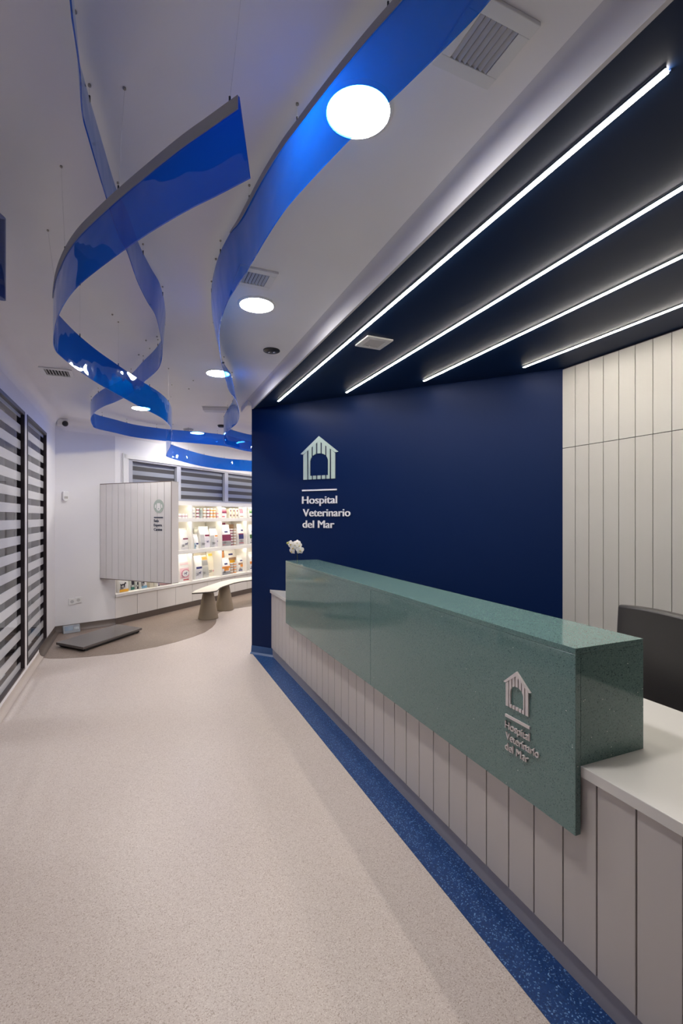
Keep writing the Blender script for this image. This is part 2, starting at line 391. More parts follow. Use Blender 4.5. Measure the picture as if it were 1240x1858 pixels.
# wall with camera, then the shelf wall
dn = (B0-A0).normalized(); nn = Vector((-dn.y, dn.x, 0))
q = [A0, B0, B0+nn*.12+dn*.02, A0+nn*.12-dn*.15]
struct('wall_back', G().prism([(p.x,p.y) for p in q], 0, ZC), M['wall'])
ZN = 1.82                                   # top of the shelf niche
NB, BAYW = 6, .775
SE = NB*BAYW
g = G(S); g.box(0,.24,0,.12,ZN,ZC).box(.24,SE,0,.12,2.41,ZC).box(SE,6.3,0,.5,0,ZC)
g.box(-.10,6.3,.42,.5,0,ZN+.02).box(.24,SE,.12,.30,2.41,2.5)
struct('wall_shelf', g, M['wall'])
# glazed band above the shelves with striped blinds
wb = thing('window_5', '', 'window', S(2.4,.03,ZN)); del wb['label']; del wb['category']; wb['kind'] = 'structure'
muls = [(.24,.30),(1.19,1.28),(2.41,2.51),(3.62,3.71),(4.59,4.65)]
g = G(S)
for a, b in muls: g.box(a, b, -.004, .05, ZN, 2.41)
g.box(.24, SE, -.004, .05, 2.385, 2.41).box(.24, SE, -.004, .05, ZN, ZN+.02)
obj('window_frame', g, pbr('pale_grey_frame', (.46,.47,.52), .4), wb)
obj('window_trim', G(S).box(.14,.20,-.018,0,ZN,2.47).box(.14,SE,-.018,0,2.41,2.47).box(.125,.14,-.022,0,ZN,2.485), M['white'], wb, bevel=.002)
for (a, b), (c, d) in zip(muls, muls[1:]):
    obj('roller_blind', G(S).box(b+.004, c-.004, .055, .062, ZN+.02, 2.385), M['blind'], wb)
struct('wall_north', G().prism([(Cc.x,Cc.y),E1,(6.1,6.0),(Cc.x+.25,Cc.y+.3)], 0, ZC), M['wall'])
struct('wall_east', G().prism([(3.264,2.75),E1,(5.97,5.9),(3.364,2.70)], 0, ZC), M['wall'])
struct('wall_south', G().box(-.96,3.264,-2.7,-2.6,0,ZC), pbr('unseen_light_absorber', (.05,.055,.065), .2, .5))  # unseen end wall, coloured dark to cut bounce light on the near desk
# coves between wall and ceiling
def cove(r):
    a = [(0, ZC), (0, ZC-r)]
    for i in range(9):
        t = math.pi/2*i/8; a.append((r-r*math.cos(t), ZC-r+r*math.sin(t)))
    return a
struct('trim_6', G().sweep([(Cc.x,Cc.y),(B0.x,B0.y),(A0.x,A0.y),(-.96,-2.6)], cove(.17)), M['ceil'], smooth=True)
# floor coving
sk = [(0,0),(.045,.003),(.022,.012),(.008,.03),(.004,.055),(0,.055)]
y_br = poly[0][1]
struct('baseboard_left', G().sweep([(-.96,y_br),(-.96,-2.6)], sk), pbr('beige_coving', (.50,.43,.39), .5), smooth=True)
sk2 = [(0,0),(.05,.004),(.022,.016),(.007,.04),(.004,.095),(0,.095)]
M['cove'] = pbr('brown_coving', (.105,.080,.068), .5)
struct('baseboard_back', G().sweep([(B0.x,B0.y),(A0.x,A0.y),(-.96,y_br)], sk2), M['cove'], smooth=True)
struct('baseboard_shelf', G(S).box(.0,SE,-.006,.03,0,.088).box(SE,6.2,-.01,0,0,.09), M['cove'])
# navy wall, its soffit and fascia
LK = (BW1-BW0).length
struct('wall_navy', G(K).box(0,LK,0,.13,0,ZC-.002), M['navy'])
g = G(D); g.prism([(1.165,5.35),(3.235,2.87),(3.19,-2.65),(1.165,-2.65)], ZS, ZC-.002)
struct('trim_7', g, M['soff'])
fa = [(0,ZS-.001),(-.015,ZS-.001),(-.015,ZC)]
fa = [(.015,ZS-.002),(0,ZS-.002)]
for i in range(7):
    t = math.pi/2*i/6; fa.append((-.055*(1-math.cos(t)), ZS+.02+(ZC-ZS-.02)*math.sin(t)))
fa.append((.015, ZC))
g = G(D); g.sweep([(1.150,-2.65),(1.150,5.376)], [(-o, z) for o, z in fa])
struct('trim_8', g, pbr('fascia_paint', (.60,.59,.62), .85, .2), smooth=True)
struct('trim_9', G(D).box(1.10,1.155,5.376,5.75,ZS+.035,ZC), M['wall'], bevel=.01)
# panelled wall behind the reception (x = 3.264)
g = G()
p = .1245; y = 2.86
ZSm = 2.117
ywall = 2.86
struct('wall_panelled', G().box(3.264,3.36,-2.7,2.90,0,ZC), M['gap'])
g = G(); k = 0
while y > -2.5:
    y0 = y-p
    for z0, z1 in ((0.0, ZSm-.0025), (ZSm+.0025, ZS-.012)): g.box(3.252, 3.264, y0+.0026, y-.0026, z0, z1)
    y = y0
struct('trim_10', g, M['pboard'], bevel=0)

# ------------------------------------------------------------------ reception desk
dk = thing('reception_desk', 'long low reception desk clad in white vertical boards, standing on the blue floor strip', 'reception desk', D(1.66,1.6,0), -PHI)
obj('carcass', G(D).prism([(1.337,-1.6),(2.02,-1.6),(2.02,4.32),(1.337,5.12)], .0, .705), M['gap'], dk)
obj('plinth', G(D).prism([(1.335,-1.6),(1.345,-1.6),(1.345,5.13),(1.335,5.145)], .003, .098), M['plinth'], dk)
y = 1.196+.13*30; yb = 5.155
for i in range(60):
    a = 1.196+.13*(30-i); b = a+.13
    if a > 5.15 or b < -1.55: continue
    b2 = min(b, 5.150)
    obj('board', G(D).box(1.323,1.338,a+.0028,b2-.0028,.0975,.706), M['board'], dk, bevel=.0012)
wt = tag(obj('worktop', G(D).prism([(1.313,-1.62),(2.065,-1.62),(2.065,4.275),(1.313,5.175)], .706, .742), M['top'], bevel=.002),
         'long white worktop lying on the panelled reception desk', 'worktop')
ct = thing('counter_block', 'raised glossy green speckled stone counter block sitting on the white worktop', 'counter', D(1.45,2.8,.742), -PHI)
gx0, gx1, gy0, gy1, gz0, gz1 = 1.288, 1.612, 1.115, 4.46, .521, 1.126
obj('front_slab', G(D).box(gx0,gx0+.0235,gy0,2.6015,gz0,gz1-.0205), M['stone'], ct, bevel=.0015)
obj('front_slab', G(D).box(gx0,gx0+.0235,2.6035,gy1,gz0,gz1-.0205), M['stone'], ct, bevel=.0015)
obj('top_slab', G(D).box(gx0,gx1,gy0,gy1,gz1-.02,gz1), M['stone'], ct, bevel=.0015)
for ya in (gy0, gy1-.022): obj('end_slab', G(D).box(gx0+.024,gx1,ya,ya+.022,.7425,gz1-.0205), M['stone'], ct)
obj('back_slab', G(D).box(gx1-.022,gx1,gy0+.0225,gy1-.0225,.7425,gz1-.0205), M['stone'], ct)

def kennel(g, w, h, th):
    """kennel emblem in the frame of g: x 0..w, z 0..h, standing out th towards -y; drawn plank by plank"""
    y0, y1 = -th, -.0005
    cx = w/2; eav = .61*h; sl = (h-eav)/(w/2)
    ov = .078*w; bl, br = ov, w-ov
    roof = lambda x: h-abs(x-cx)*sl
    rt = .115*h
    g.vprism([(0,eav),(cx,h),(cx,h-rt)] + [(bl+.01*w, roof(bl)-rt*.55),(bl*.75, eav-.012*h)], y0, y1)
    g.vprism([(w,eav),(cx,h),(cx,h-rt)] + [(br-.01*w, roof(br)-rt*.55),(w-bl*.75, eav-.012*h)], y0, y1)
    ow = .235*w; ozt = .60*h; ozb = .105*h; ar = .17*h
    def top(x):
        q = abs(x-cx)/ow
        return None if q >= 1 else ozt-ar+ar*math.sqrt(max(0, 1-q*q))
    n = 7; pw = (br-bl)/n; gap = .036*w
    for i in range(n):
        a = bl+i*pw+(gap/2 if i else 0); b = bl+(i+1)*pw-(gap/2 if i < n-1 else 0)
        xs = [a+(b-a)*k/6 for k in range(7)]; y0 = -th+.0012
        for xa, xb in zip(xs, xs[1:]):
            m = (xa+xb)/2; t = top(m); ra, rb = roof(xa)-rt*.75, roof(xb)-rt*.75
            if t is None: g.vprism([(xa,0),(xb,0),(xb,rb),(xa,ra)], y0, y1)
            else:
                ta = top(xa) or ozt-ar; tb = top(xb) or ozt-ar
                g.vprism([(xa,0),(xb,0),(xb,ozb-.022*h),(xa,ozb-.022*h)], y0, y1)
                g.vprism([(xa,ta),(xb,tb),(xb,rb),(xa,ra)], y0, y1)
    return g
def px_on(o, n):
    return lambda a, b: onpl(a, b, o, n)
# emblem and lettering on the green block
P = px_on(D(gx0,0), D.u)
fa = -PHI-math.pi/2                       # facing -x of the desk: reading direction runs towards the camera
def face_logo(P, ang, out, pts, mats, th, root, top_level=None):
    pass
GF = Fr(D(gx0, 0), -PHI-math.pi/2)
def gf(px, py): return GF.inv(P(px, py))
kx0 = gf(917,1238)[0]; kx1 = gf(965.5,1256)[0]; kzb = gf(960,1299)[2]; kzt = gf(941,1218.5)[2]
kz0 = gf(921.5,1280)[2]
g = G(Fr(GF(kx0, 0, (kzb+kz0)/2), GF.a)); kennel(g, kx1-kx0, kzt-(kzb+kz0)/2, .008)
em = obj('kennel_emblem', g, M['pinkish'], ct, label='rose-white kennel shaped emblem')
bx0, _, bz0 = gf(919,1297.5); bx1, _, bz1 = gf(963.5,1320)
obj('underline', G(GF).box(bx0,bx1,-.006,-.0005,(bz0+bz1)/2-.005,(bz0+bz1)/2+.005), M['pinkish'], em)
def lettering(GFr, gfun, rows, mat, parent, name='lettering', fat=.02, depth=.006):
    for body, (xa, ya), (xb, yb), cap in rows:
        g = G()
        a = gfun(xa, ya); b = gfun(xb, yb); z = (a[2]+b[2])/2
        text_g(g, body, GFr(a[0], -.0005, z), GFr.u, -GFr.v, b[0]-a[0], cap, depth, fat)
        obj(name, g, mat, parent)
capg = (gf(919,1306)[2]-gf(919,1320)[2])
lettering(GF, gf, [('Hospital', (919,1319.5), (963.5,1345), capg), ('Veterinario', (920,1341), (980,1374.5), capg), ('del Mar', (919,1361), (961,1382), capg)], M['pinkish'], em, fat=.0)
# the same mark, larger, on the navy wall
P2 = px_on(BW0, K.v)
def kf(px, py): return K.inv(P2(px, py))
a = kf(546.5,822); b = kf(614.5,817); zb = (kf(552,871)[2]+kf(610,867.5)[2])/2; zt = kf(580,791.5)[2]
ws = thing('wall_sign', 'pale kennel emblem and white lettering reading Hospital Veterinario del Mar on the navy wall', 'sign', K((a[0]+b[0])/2, -.001, kf(560,960)[2]), K.a)
g = G(Fr(K(a[0], 0, zb), K.a)); kennel(g, b[0]-a[0], zt-zb, .012)
obj('kennel_emblem', g, M['mint'], ws, label='pale mint kennel emblem')
a = kf(549,891); b = kf(612,887.5)
obj('underline', G(K).box(a[0],b[0],-.012,-.0005,(a[2]+b[2])/2-.008,(a[2]+b[2])/2+.008), M['letter'], ws, bevel=.003)
capk = (kf(549,900.5)[2]-kf(549,914.5)[2])
lettering(K, kf, [('Hospital', (549,914.5), (612.5,912.5), capk), ('Veterinario', (550.5,938), (636.5,935.5), capk), ('del Mar', (550,958.5), (607.5,957), capk)], M['letter'], ws, fat=.005, depth=.01)

# ------------------------------------------------------------------ linear lights, downlights, vents, ceiling fittings
leds = [(1.328,.853,4.875),(1.853,.85,4.276),(2.34,.85,3.642),(2.878,.85,2.993)]
lab = ['white LED line on the navy ceiling, longest and nearest the white ceiling edge',
       'white LED line on the navy ceiling, second out from the white ceiling edge',
       'white LED line on the navy ceiling, third out from the white ceiling edge',
       'white LED line on the navy ceiling, shortest and nearest the panelled wall']
for (x, ya, yb_), l in zip(leds, lab):
    t = thing('linear_light', l, 'ceiling light', D(x,(ya+yb_)/2,ZS-.004), -PHI, 'LED lines in the navy ceiling')
    obj('housing', G(D).box(x-.013,x-.009,ya-.006,yb_+.006,ZS-.006,ZS-.0005).box(x+.009,x+.013,ya-.006,yb_+.006,ZS-.006,ZS-.0005), M['soff'], t)
    obj('diffuser', G(D).box(x-.0085,x+.0085,ya,yb_,ZS-.009,ZS-.0005), M['led'], t)
dls = [((650,201),'large bright round downlight nearest the camera, beside the blue ribbon'),
       ((466,552),'round downlight just beyond the small square vent, second nearest'),
       ((396,676.5),'round downlight partly behind the blue ribbon, third nearest'),
       ((256,740),'round downlight seen behind the looping blue ribbon on the left'),
       ((358,785),'farthest small round downlight, glowing through the back ribbon')]
def downlight(loc, l):
    t = thing('downlight', l, 'ceiling light', loc, 0, 'round downlights in the white ceiling')
    x, y, z = loc; n = 40; vs = []; fs = []
    g = G(); g.lathe(x, y, [(.118,z-.0005),(.118,z-.004),(.108,z-.010),(.104,z-.010),(.103,z-.0005)], 40); g.f = g.f[:-2]; g.mi = g.mi[:-2]
    obj('trim_ring', g, M['white'], t, smooth=True)
    obj('diffuser', G().lathe(x, y, [(.102,z-.001),(.101,z-.007)], 40), M['down'], t)
    return t
for (a, b), l in dls:
    q = onz(a, b, ZC); downlight((q.x, q.y, ZC), l)
for x, y, l in ((2.6,8.6,'added unseen round downlight over the waiting area behind the navy wall, midway'), (3.4,6.6,'added unseen round downlight behind the navy wall, in the far right corner'), (1.95,6.5,'added unseen round downlight just behind the navy wall'), (2.2,8.0,'added unseen round downlight behind the navy wall edge, over the bench'), (3.4,9.8,'added unseen round downlight at the far end of the shelves')):  # unseen downlights added to brighten the back room
    downlight((x, y, ZC), l)

def vent(px, py, w, z, l, n=8, ang=0.0, op=.62):
    c = onz(px, py, z); fr = Fr((c.x, c.y, 0), ang)
    t = thing('ceiling_vent', l, 'vent', (c.x, c.y, z), ang, 'square ceiling vents')
    h = w/2; k = h*op; o = .0
    g = G(fr); zf = z-.012
    g.box(-h,h,-h,-k,zf,z-.0005).box(-h,h,k,h,zf,z-.0005).box(-h,-k,-k,k,zf,z-.0005).box(k,h,-k,k,zf,z-.0005)
    obj('vent_frame', g, M['white'], t, bevel=.002)
    obj('vent_backing', G(fr).box(-k,k,-k,k,z-.0015,z-.0005), M['dark'], t)
    for i in range(n):
        x = -k+(2*k)*(i+.5)/n; s_ = k/n*.62
        obj('slat', G(fr).add([(x-s_,-k,z-.002),(x+s_,-k,z-.011),(x+s_,k,z-.011),(x-s_,k,z-.002),(x-s_,-k,z-.0035),(x+s_,-k,z-.0125),(x+s_,k,z-.0125),(x-s_,k,z-.0035)],
            [(0,1,2,3),(7,6,5,4),(0,4,5,1),(1,5,6,2),(2,6,7,3),(3,7,4,0)]), M['vent'], t)
vent(878, 76, .21, ZC, 'white square vent near the camera, beside the big downlight', 7)
vent(463, 503, .21, ZC, 'small square vent touching the ribbon above the second downlight', 7)
vent(104, 675, .26, ZC, 'square vent in the white ceiling near the glazed left wall', 8, op=.74)
vent(679, 620.5, .20, ZS, 'white square vent set in the navy ceiling between two LED lines', 7)
# speaker and small discs
q = onz(493, 635.5, ZC)
t = thing('ceiling_speaker', 'black round recessed spot fitting in the white ceiling with two small lenses', 'spotlight', (q.x,q.y,ZC))
obj('bezel', G().lathe(q.x,q.y,[(.066,ZC-.0005),(.066,ZC-.008),(.058,ZC-.012),(.0,ZC-.010)],32), M['black'], t, smooth=True)
for s_ in (-1, 1):
    r = Fr((q.x,q.y,0),-YAW)(s_*.02, .01)
    obj('lens', G().ball((r.x,r.y,ZC-.013), (.011,.011,.006)), M['chrome'], t, smooth=True)
for (a, b, r, l) in ((402,771.5,.055,'thin black round disc in the ceiling beside the right ribbon'), (342,778.5,.075,'pale round smoke detector above the back ribbon')):
    q = onz(a, b, ZC)
    tag(obj('ceiling_disc', G().lathe(q.x,q.y,[(r,ZC-.0005),(r,ZC-.012),(r*.75,ZC-.03),(0.001,ZC-.032)],28), M['black'] if r < .06 else M['vent'], smooth=True), l, 'ceiling fitting')
# emergency light
q = onz(393, 741, ZC); fr = Fr((q.x,q.y,0), -YAW+math.radians(6))
t = thing('emergency_light', 'pale elongated emergency light on the ceiling by the right ribbon', 'emergency light', (q.x,q.y,ZC), fr.a)
g = G(fr)
sec = [(-.10,.0),(-.105,-.012),(-.06,-.038),(.06,-.038),(.105,-.012),(.10,0)]
g.add([(-.15,b,ZC+c) for b,c in sec]+[(.15,b,ZC+c) for b,c in sec], [tuple(range(6)),tuple(range(6,12))[::-1]]+[((i+1)%6,i,6+i,6+(i+1)%6) for i in range(6)])
obj('lamp_cover', g, pbr('frosted_lamp_cover', (.55,.55,.58), .3), t)
obj('lamp_base', G(fr).box(-.158,.158,-.112,.112,ZC-.006,ZC-.0002), M['white'], t)
# security camera in the corner
c = onpl(111, 768, A0, nn)
t = thing('security_camera', 'white dome security camera with a black lens high in the left corner', 'camera', (c.x,c.y-.05,c.z-.03), math.atan2(dn.y,dn.x))
fr = Fr((c.x,c.y,0), math.atan2(dn.y,dn.x))
obj('camera_body', G(fr).box(-.07,.07,-.10,.0,c.z-.045,c.z+.055), M['white'], t, bevel=.02)
obj('camera_lens', G(fr).ball((.025,-.112,c.z-.018), .037), M['black'], t, smooth=True)
# motion detector and sockets on the back wall
a = onpl(118.5, 900, A0, nn); fr = Fr((a.x,a.y,0), math.atan2(dn.y,dn.x))
t = thing('motion_detector', 'small white motion detector on the white wall beside the hanging panel', 'motion detector', (a.x,a.y,a.z-.07), fr.a)
g = G(fr); g.vprism([(-.035,a.z+.06),(.035,a.z+.06),(.035,a.z-.045),(.015,a.z-.07),(-.015,a.z-.07),(-.035,a.z-.045)], -.045, -.0005)
obj('detector_body', g, M['white'], t, bevel=.008)
obj('detector_window', G(fr).vprism([(-.022,a.z-.005),(.022,a.z-.005),(.022,a.z-.035),(-.022,a.z-.035)], -.049, -.044), M['pboard'], t, bevel=.002)
for (a, b, l) in ((130.5,1091.5,'white wall socket on the left of the pair low on the white wall'), (142,1088.5,'white wall socket on the right of the pair low on the white wall')):
    c = onpl(a, b, A0, nn)
    t = thing('wall_socket', l, 'socket', (c.x,c.y,c.z-.04), fr.a, 'wall sockets')
    f2 = Fr((c.x,c.y,0), fr.a)
    obj('socket_plate', G(f2).box(-.042,.042,-.012,-.0005,c.z-.042,c.z+.042), M['white'], t, bevel=.003)
    g = G(Fr((0,0,0)))
    ring = []
    for i in range(24):
        th = 2*math.pi*i/24; ring.append((.022*math.cos(th), c.z+.022*math.sin(th)))
    obj('socket_recess', G(f2).vprism(ring, -.0135, -.011), M['vent'], t)

# ------------------------------------------------------------------ hanging white panel
PL = Vector((-.435, 7.462, 0)); PR = Vector((.442, 6.489, 0))
pd = (PR-PL).normalized(); LP = (PR-PL).length
HP = Fr(PL, math.atan2(pd.y, pd.x))       # x along the front face, -y towards the camera, +y behind
zp0, zp1 = .683, 2.015
hp = thing('hanging_panel', 'floating square white grooved panel by the shelves with a round dog emblem', 'partition panel', HP(LP/2,.07,zp0), HP.a)
obj('panel_core', G(HP).box(.006,LP-.004,.012,.126,zp0+.008,zp1-.008), M['gap'], hp)
n = 11; p = LP/n
for i in range(n):
    obj('board', G(HP).box(i*p+.003,(i+1)*p-.003,0,.012,zp0+.009,zp1-.009), M['hboard'], hp)
M['bedge'] = pbr('brown_board_edge', (.16,.115,.095), .6)
obj('end_board', G(HP).box(LP-.004,LP+.0,.006,.13,zp0,zp1), M['hboard'], hp)
obj('edge_strip', G(HP).box(0,LP,-.001,.13,zp1-.008,zp1).box(0,LP,-.001,.13,zp0,zp0+.008).box(LP-.0015,LP+.002,-.002,.006,zp0,zp1), M['bedge'], hp, label='thin brown board edges')
P3 = px_on(PL, HP.v)
def hf(px, py): return HP.inv(P3(px, py))
c = hf(288.3, 918.5); r1 = (hf(297.3,918.5)[0]-hf(279.3,918.5)[0])/2; r2 = (hf(288,906)[2]-hf(288,931)[2])/2; r = (r1+r2)/2
def disc(cx, cz, rx, rz, n=36): return [(cx+rx*math.cos(2*math.pi*i/n), cz+rz*math.sin(2*math.pi*i/n)) for i in range(n)]
em = obj('dog_emblem', G(HP).vprism(disc(c[0],c[2],r,r), -.003, -.0002), M['sage'], hp, label='sage green round emblem with a white dog head')
g = G(HP); cx, cz = c[0], c[2]
g.vprism([(cx-.30*r,cz+.45*r),(cx+.30*r,cz+.45*r),(cx+.34*r,cz-.10*r),(cx+.42*r,cz-.35*r),(cx+.25*r,cz-.6*r),(cx,cz-.68*r),(cx-.25*r,cz-.6*r),(cx-.42*r,cz-.35*r),(cx-.34*r,cz-.10*r)], -.0045, -.003)
for s_ in (-1, 1): g.vprism([(cx+s_*.50*r,cz+.32*r),(cx+s_*.68*r,cz+.20*r),(cx+s_*.74*r,cz-.20*r),(cx+s_*.56*r,cz-.28*r),(cx+s_*.48*r,cz)], -.0045, -.003)
obj('dog_face', g, M['letter'], em)
obj('dog_nose', G(HP).vprism(disc(cx,cz-.38*r,.13*r,.09*r,16), -.006, -.0045), M['sage'], em)
a = hf(279.7,939); b = hf(296,938.5)
obj('underline', G(HP).box(a[0],b[0],-.003,-.0002,a[2]-.007,a[2]+.007), M['inkblue'], em)
cap = (hf(279.7,942.3)[2]-hf(279.7,947.3)[2])
lettering(HP, hf, [('Sala', (279.5,947.3), (288.5,947), cap), ('Espera', (279.5,955), (294,954.8), cap), ('Canina', (279.5,963), (294.5,962.8), cap)], M['inkblue'], em, fat=.005, depth=.003)

# ------------------------------------------------------------------ shelving units and cabinets
BZ = .44; Z2 = .985; Z1 = 1.53; th = .025
names = ['behind the hanging panel, farthest left', 'half hidden by the hanging panel', 'right of the hanging panel, holding silver bags', 'with maroon and orange bags', 'cut by the navy wall', 'farthest right behind the navy wall']
for i in range(NB):
    a, b = i*BAYW, (i+1)*BAYW
    t = thing('shelving_unit', 'lit white open shelving unit %s' % names[i], 'shelf', S((a+b)/2,.2,BZ), SH_A, 'lit shelving units in the wall')
    obj('back_panel', G(S).box(a,b,.39,.40,BZ,ZN-.02), M['shelfw'], t)
    obj('side_panel', G(S).box(a,a+.013,.0,.39,BZ,ZN-.06), M['shelfw'], t)
    obj('side_panel', G(S).box(b-.013,b,.0,.39,BZ,ZN-.06), M['shelfw'], t)
    for z in (Z1, Z2): obj('shelf', G(S).box(a+.013,b-.013,.0,.39,z-.05,z), M['shelfw'], t)
    obj('top_board', G(S).box(a,b,.0,.39,ZN-.06,ZN), M['shelfw'], t)
    for z in (ZN-.06, Z1-.05, Z2-.05):
        obj('shelf_lip', G(S).box(a+.013,b-.013,.0,.012,z-.014,z-.0002), M['shelfw'], t)
        obj('light_strip', G(S).box(a+.03,b-.03,.018,.030,z-.006,z-.0005), M['sled'], t, label='glowing warm light strip')
for i in range(NB):
    a, b = i*BAYW, (i+1)*BAYW
    t = thing('base_cabinet', 'low cream two door cabinet under the shelves %s' % names[i], 'cabinet', S((a+b)/2,.2,.09), SH_A, 'low cabinets under the shelves')
    obj('cabinet_body', G(S).box(a+.001,b-.001,.016,.40,.09,.395), M['gap'], t)
    for c0 in (a, (a+b)/2): obj('cabinet_door', G(S).box(c0+.003,c0+BAYW/2-.003,-.002,.016,.092,.392), M['base'], t, bevel=.001)
tag(obj('shelf_ledge', G(S).box(.002,SE,-.015,.40,.396,.4395), M['shelfw'], bevel=.002), 'continuous white ledge running over the low cabinets', 'worktop')

# ------------------------------------------------------------------ packaged goods on the shelves
def s_at(px, v):
    q = onpl(px, 938, S(0, v), S.v); return S.inv(q)[0], q
def span(px0, px1, v):
    a, q = s_at(px0, v); b, q2 = s_at(px1, v); return (a+b)/2, b-a
def hgt(px, dy, v):
    q = s_at(px, v)[1]; Y = SA*q.x+CA*q.y; return dy*Y/F
DOG = [(-.5,.05),(-.42,.05),(-.36,.42),(-.05,.5),(.12,.48),(.2,.05),(.3,.05),(.32,.5),(.42,.72),(.6,.74),(.58,.86),(.44,.92),(.36,1.0),(.3,.88),(.2,.70),(-.3,.68),(-.48,.62),(-.62,.8),(-.64,.66),(-.5,.5)]
def patch(g, x0, x1, z0, z1, y): g.vprism([(x0,z0),(x1,z0),(x1,z1),(x0,z1)], y-.0015, y+.001)
def bag(l, s, v, z, w, h, d, body, panels=(), dog=None, oval=None, seal=None, lean=0., group='bags of pet food on the shelves', name='food_bag', yaw=0.):
    """gusseted standing pouch: full at the foot, flattening into a folded seal"""
    o = S(s, v, z); a = SH_A+yaw
    t = thing(name, l, 'bag', o, a, group); fr = Fr(o, a)
    rows = [(0,.96,.92),(.03,1,1),(.30,1.0,1.0),(.62,.99,.80),(.80,.97,.42),(.90,.96,.12),(.905,.96,.10)]
    g = G(fr); vs = []; fs = []; n = 20
    for (k, kw, kd) in rows:
        for i in range(n):
            q = 2*math.pi*i/n; c, s_ = math.cos(q), math.sin(q); e = .35
            vs.append((w/2*kw*math.copysign(abs(c)**e, c)+lean*k*h, -math.copysign(abs(s_)**e, s_)*d/2*kd*-1, k*h))
    for r_ in range(len(rows)-1):
        for i in range(n): fs.append((r_*n+i, r_*n+(i+1)%n, (r_+1)*n+(i+1)%n, (r_+1)*n+i))
    fs.append(tuple(range(n))[::-1]); fs.append(tuple((len(rows)-1)*n+i for i in range(n)))
    g.add(vs, fs)
    obj('pouch', g, body, t, smooth=True)
    g = G(fr); sx = lean*h*.95
    g.box(-w*.48+sx, w*.48+sx, -.006-.0, .006, h*.895, h)
    obj('top_seal', g, seal or body, t, bevel=.002)
    def yf(k):                              # depth of the front face at height k
        for (k0,_,d0),(k1,_,d1) in zip(rows, rows[1:]):
            if k <= k1: return -d/2*(d0+(d1-d0)*(k-k0)/max(1e-6,k1-k0))
        return -.006
    for (x0, x1, k0, k1, m) in panels:
        g = G(fr); st = 6; vs = []; fs = []
        for j in range(st+1):
            k = k0+(k1-k0)*j/st; y = yf(k)*1.0-.0012; sh = lean*k*h
            vs += [(x0*w/2+sh,y,k*h),(x1*w/2+sh,y,k*h),(x0*w/2+sh,y+.0012,k*h),(x1*w/2+sh,y+.0012,k*h)]
        for j in range(st):
            b_ = j*4; fs += [(b_,b_+1,b_+5,b_+4),(b_+2,b_+6,b_+7,b_+3),(b_,b_+4,b_+6,b_+2),(b_+1,b_+3,b_+7,b_+5)]
        fs += [(0,2,3,1),(st*4,st*4+1,st*4+3,st*4+2)]
        g.add(vs, fs); obj('printed_panel', g, m, t)
    if d >= .09:
        for j_ in range(3):
            kz = .155+.035*j_; xa = -.75+.12*(j_%2); y = yf(kz)-.0035; sh = lean*kz*h
            obj('printed_line', G(fr).vprism([(xa*w/2+sh,kz*h),((xa+.55)*w/2+sh,kz*h),((xa+.55)*w/2+sh,kz*h+.005),(xa*w/2+sh,kz*h+.005)], y, y+.003), BK, t)
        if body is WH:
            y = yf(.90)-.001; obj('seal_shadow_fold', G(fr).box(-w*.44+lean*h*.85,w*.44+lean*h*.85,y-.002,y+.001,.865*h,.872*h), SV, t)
    if oval:
        (cx, ck, rx, rk, m, m2) = oval; y = yf(ck)-.002; sh = lean*ck*h
        obj('round_badge', G(fr).vprism(disc(cx*w/2+sh, ck*h, rx*w/2, rk*h, 24), y-.001, y+.002), m, t)
        obj('badge_centre', G(fr).vprism(disc(cx*w/2+sh, ck*h, rx*w/2*.8, rk*h*.8, 24), y-.0018, y-.0002), m2, t)
    if dog:
        (cx, k0, sc, m) = dog; y = yf(k0)-.005; sh = lean*k0*h
        obj('dog_print', G(fr).vprism([(cx*w/2+sh+p_[0]*sc, k0*h+p_[1]*sc) for p_ in DOG], y-.001, y+.003), m, t)
    return t
WH = pc(.80,.79,.77,.35); SV = pc(.45,.45,.46,.28); NV = pc(.02,.025,.13); MA = pc(.18,.015,.06); OR = pc(.75,.28,.05); AM = pc(.85,.45,.04)
PK = pc(.72,.36,.42); RD = pc(.5,.05,.07); GN = pc(.06,.16,.05); GRY = pc(.30,.30,.30); CR = pc(.78,.72,.60); YE = pc(.80,.60,.10); BK = pc(.015,.012,.02)
TE = pc(.02,.13,.10); LB = pc(.18,.36,.50); RS = pc(.62,.22,.30); KB = pc(.35,.22,.14); LPK = pc(.80,.55,.58)
def put(l, px0, px1, ytop, ybot, z, body, v=.12, d=.10, **k):
    s, w = span(px0, px1, v); h = min(hgt((px0+px1)/2, ybot-ytop, v), (.47 if z < .9 else .46 if z < 1.4 else .215))
    if z > 1.4: d = min(d, .09)
    return bag(l, s, v, z, w, h, d, body, **k)
logo = lambda k0=.62, k1=.70, m=None: (-.35,.35,k0,k1,m or NV)
# lower row
put('tall white and pink food bag with a navy dog in a ring', 322,342,1004,1056,BZ+.0005,WH,d=.12,panels=[(-.9,.6,.62,.72,LPK),(-.97,.97,.12,.50,LPK),(-.4,.6,.05,.09,RD)],oval=(0,.30,.75,.15,RS,WH),dog=(0,.24,.055,NV))
put('white bag with navy band and small navy dog, left of the grey patterned bag', 350.5,364,1003,1050,BZ+.0005,WH,d=.11,panels=[(-.95,.95,.02,.40,pc(.55,.54,.56)),(-.7,.8,.40,.48,NV)],dog=(.2,.20,.045,NV),seal=pc(.25,.22,.18))
put('grey patterned food bag with an orange strip, between two larger pale bags', 364.5,377,1005,1050,BZ+.0005,pc(.50,.49,.46),v=.16,d=.10,panels=[(-.8,.8,.50,.70,GRY),(-.5,.9,.72,.84,OR),(-.8,.8,.08,.42,pc(.42,.42,.40))],lean=-.12,seal=pc(.25,.22,.18))
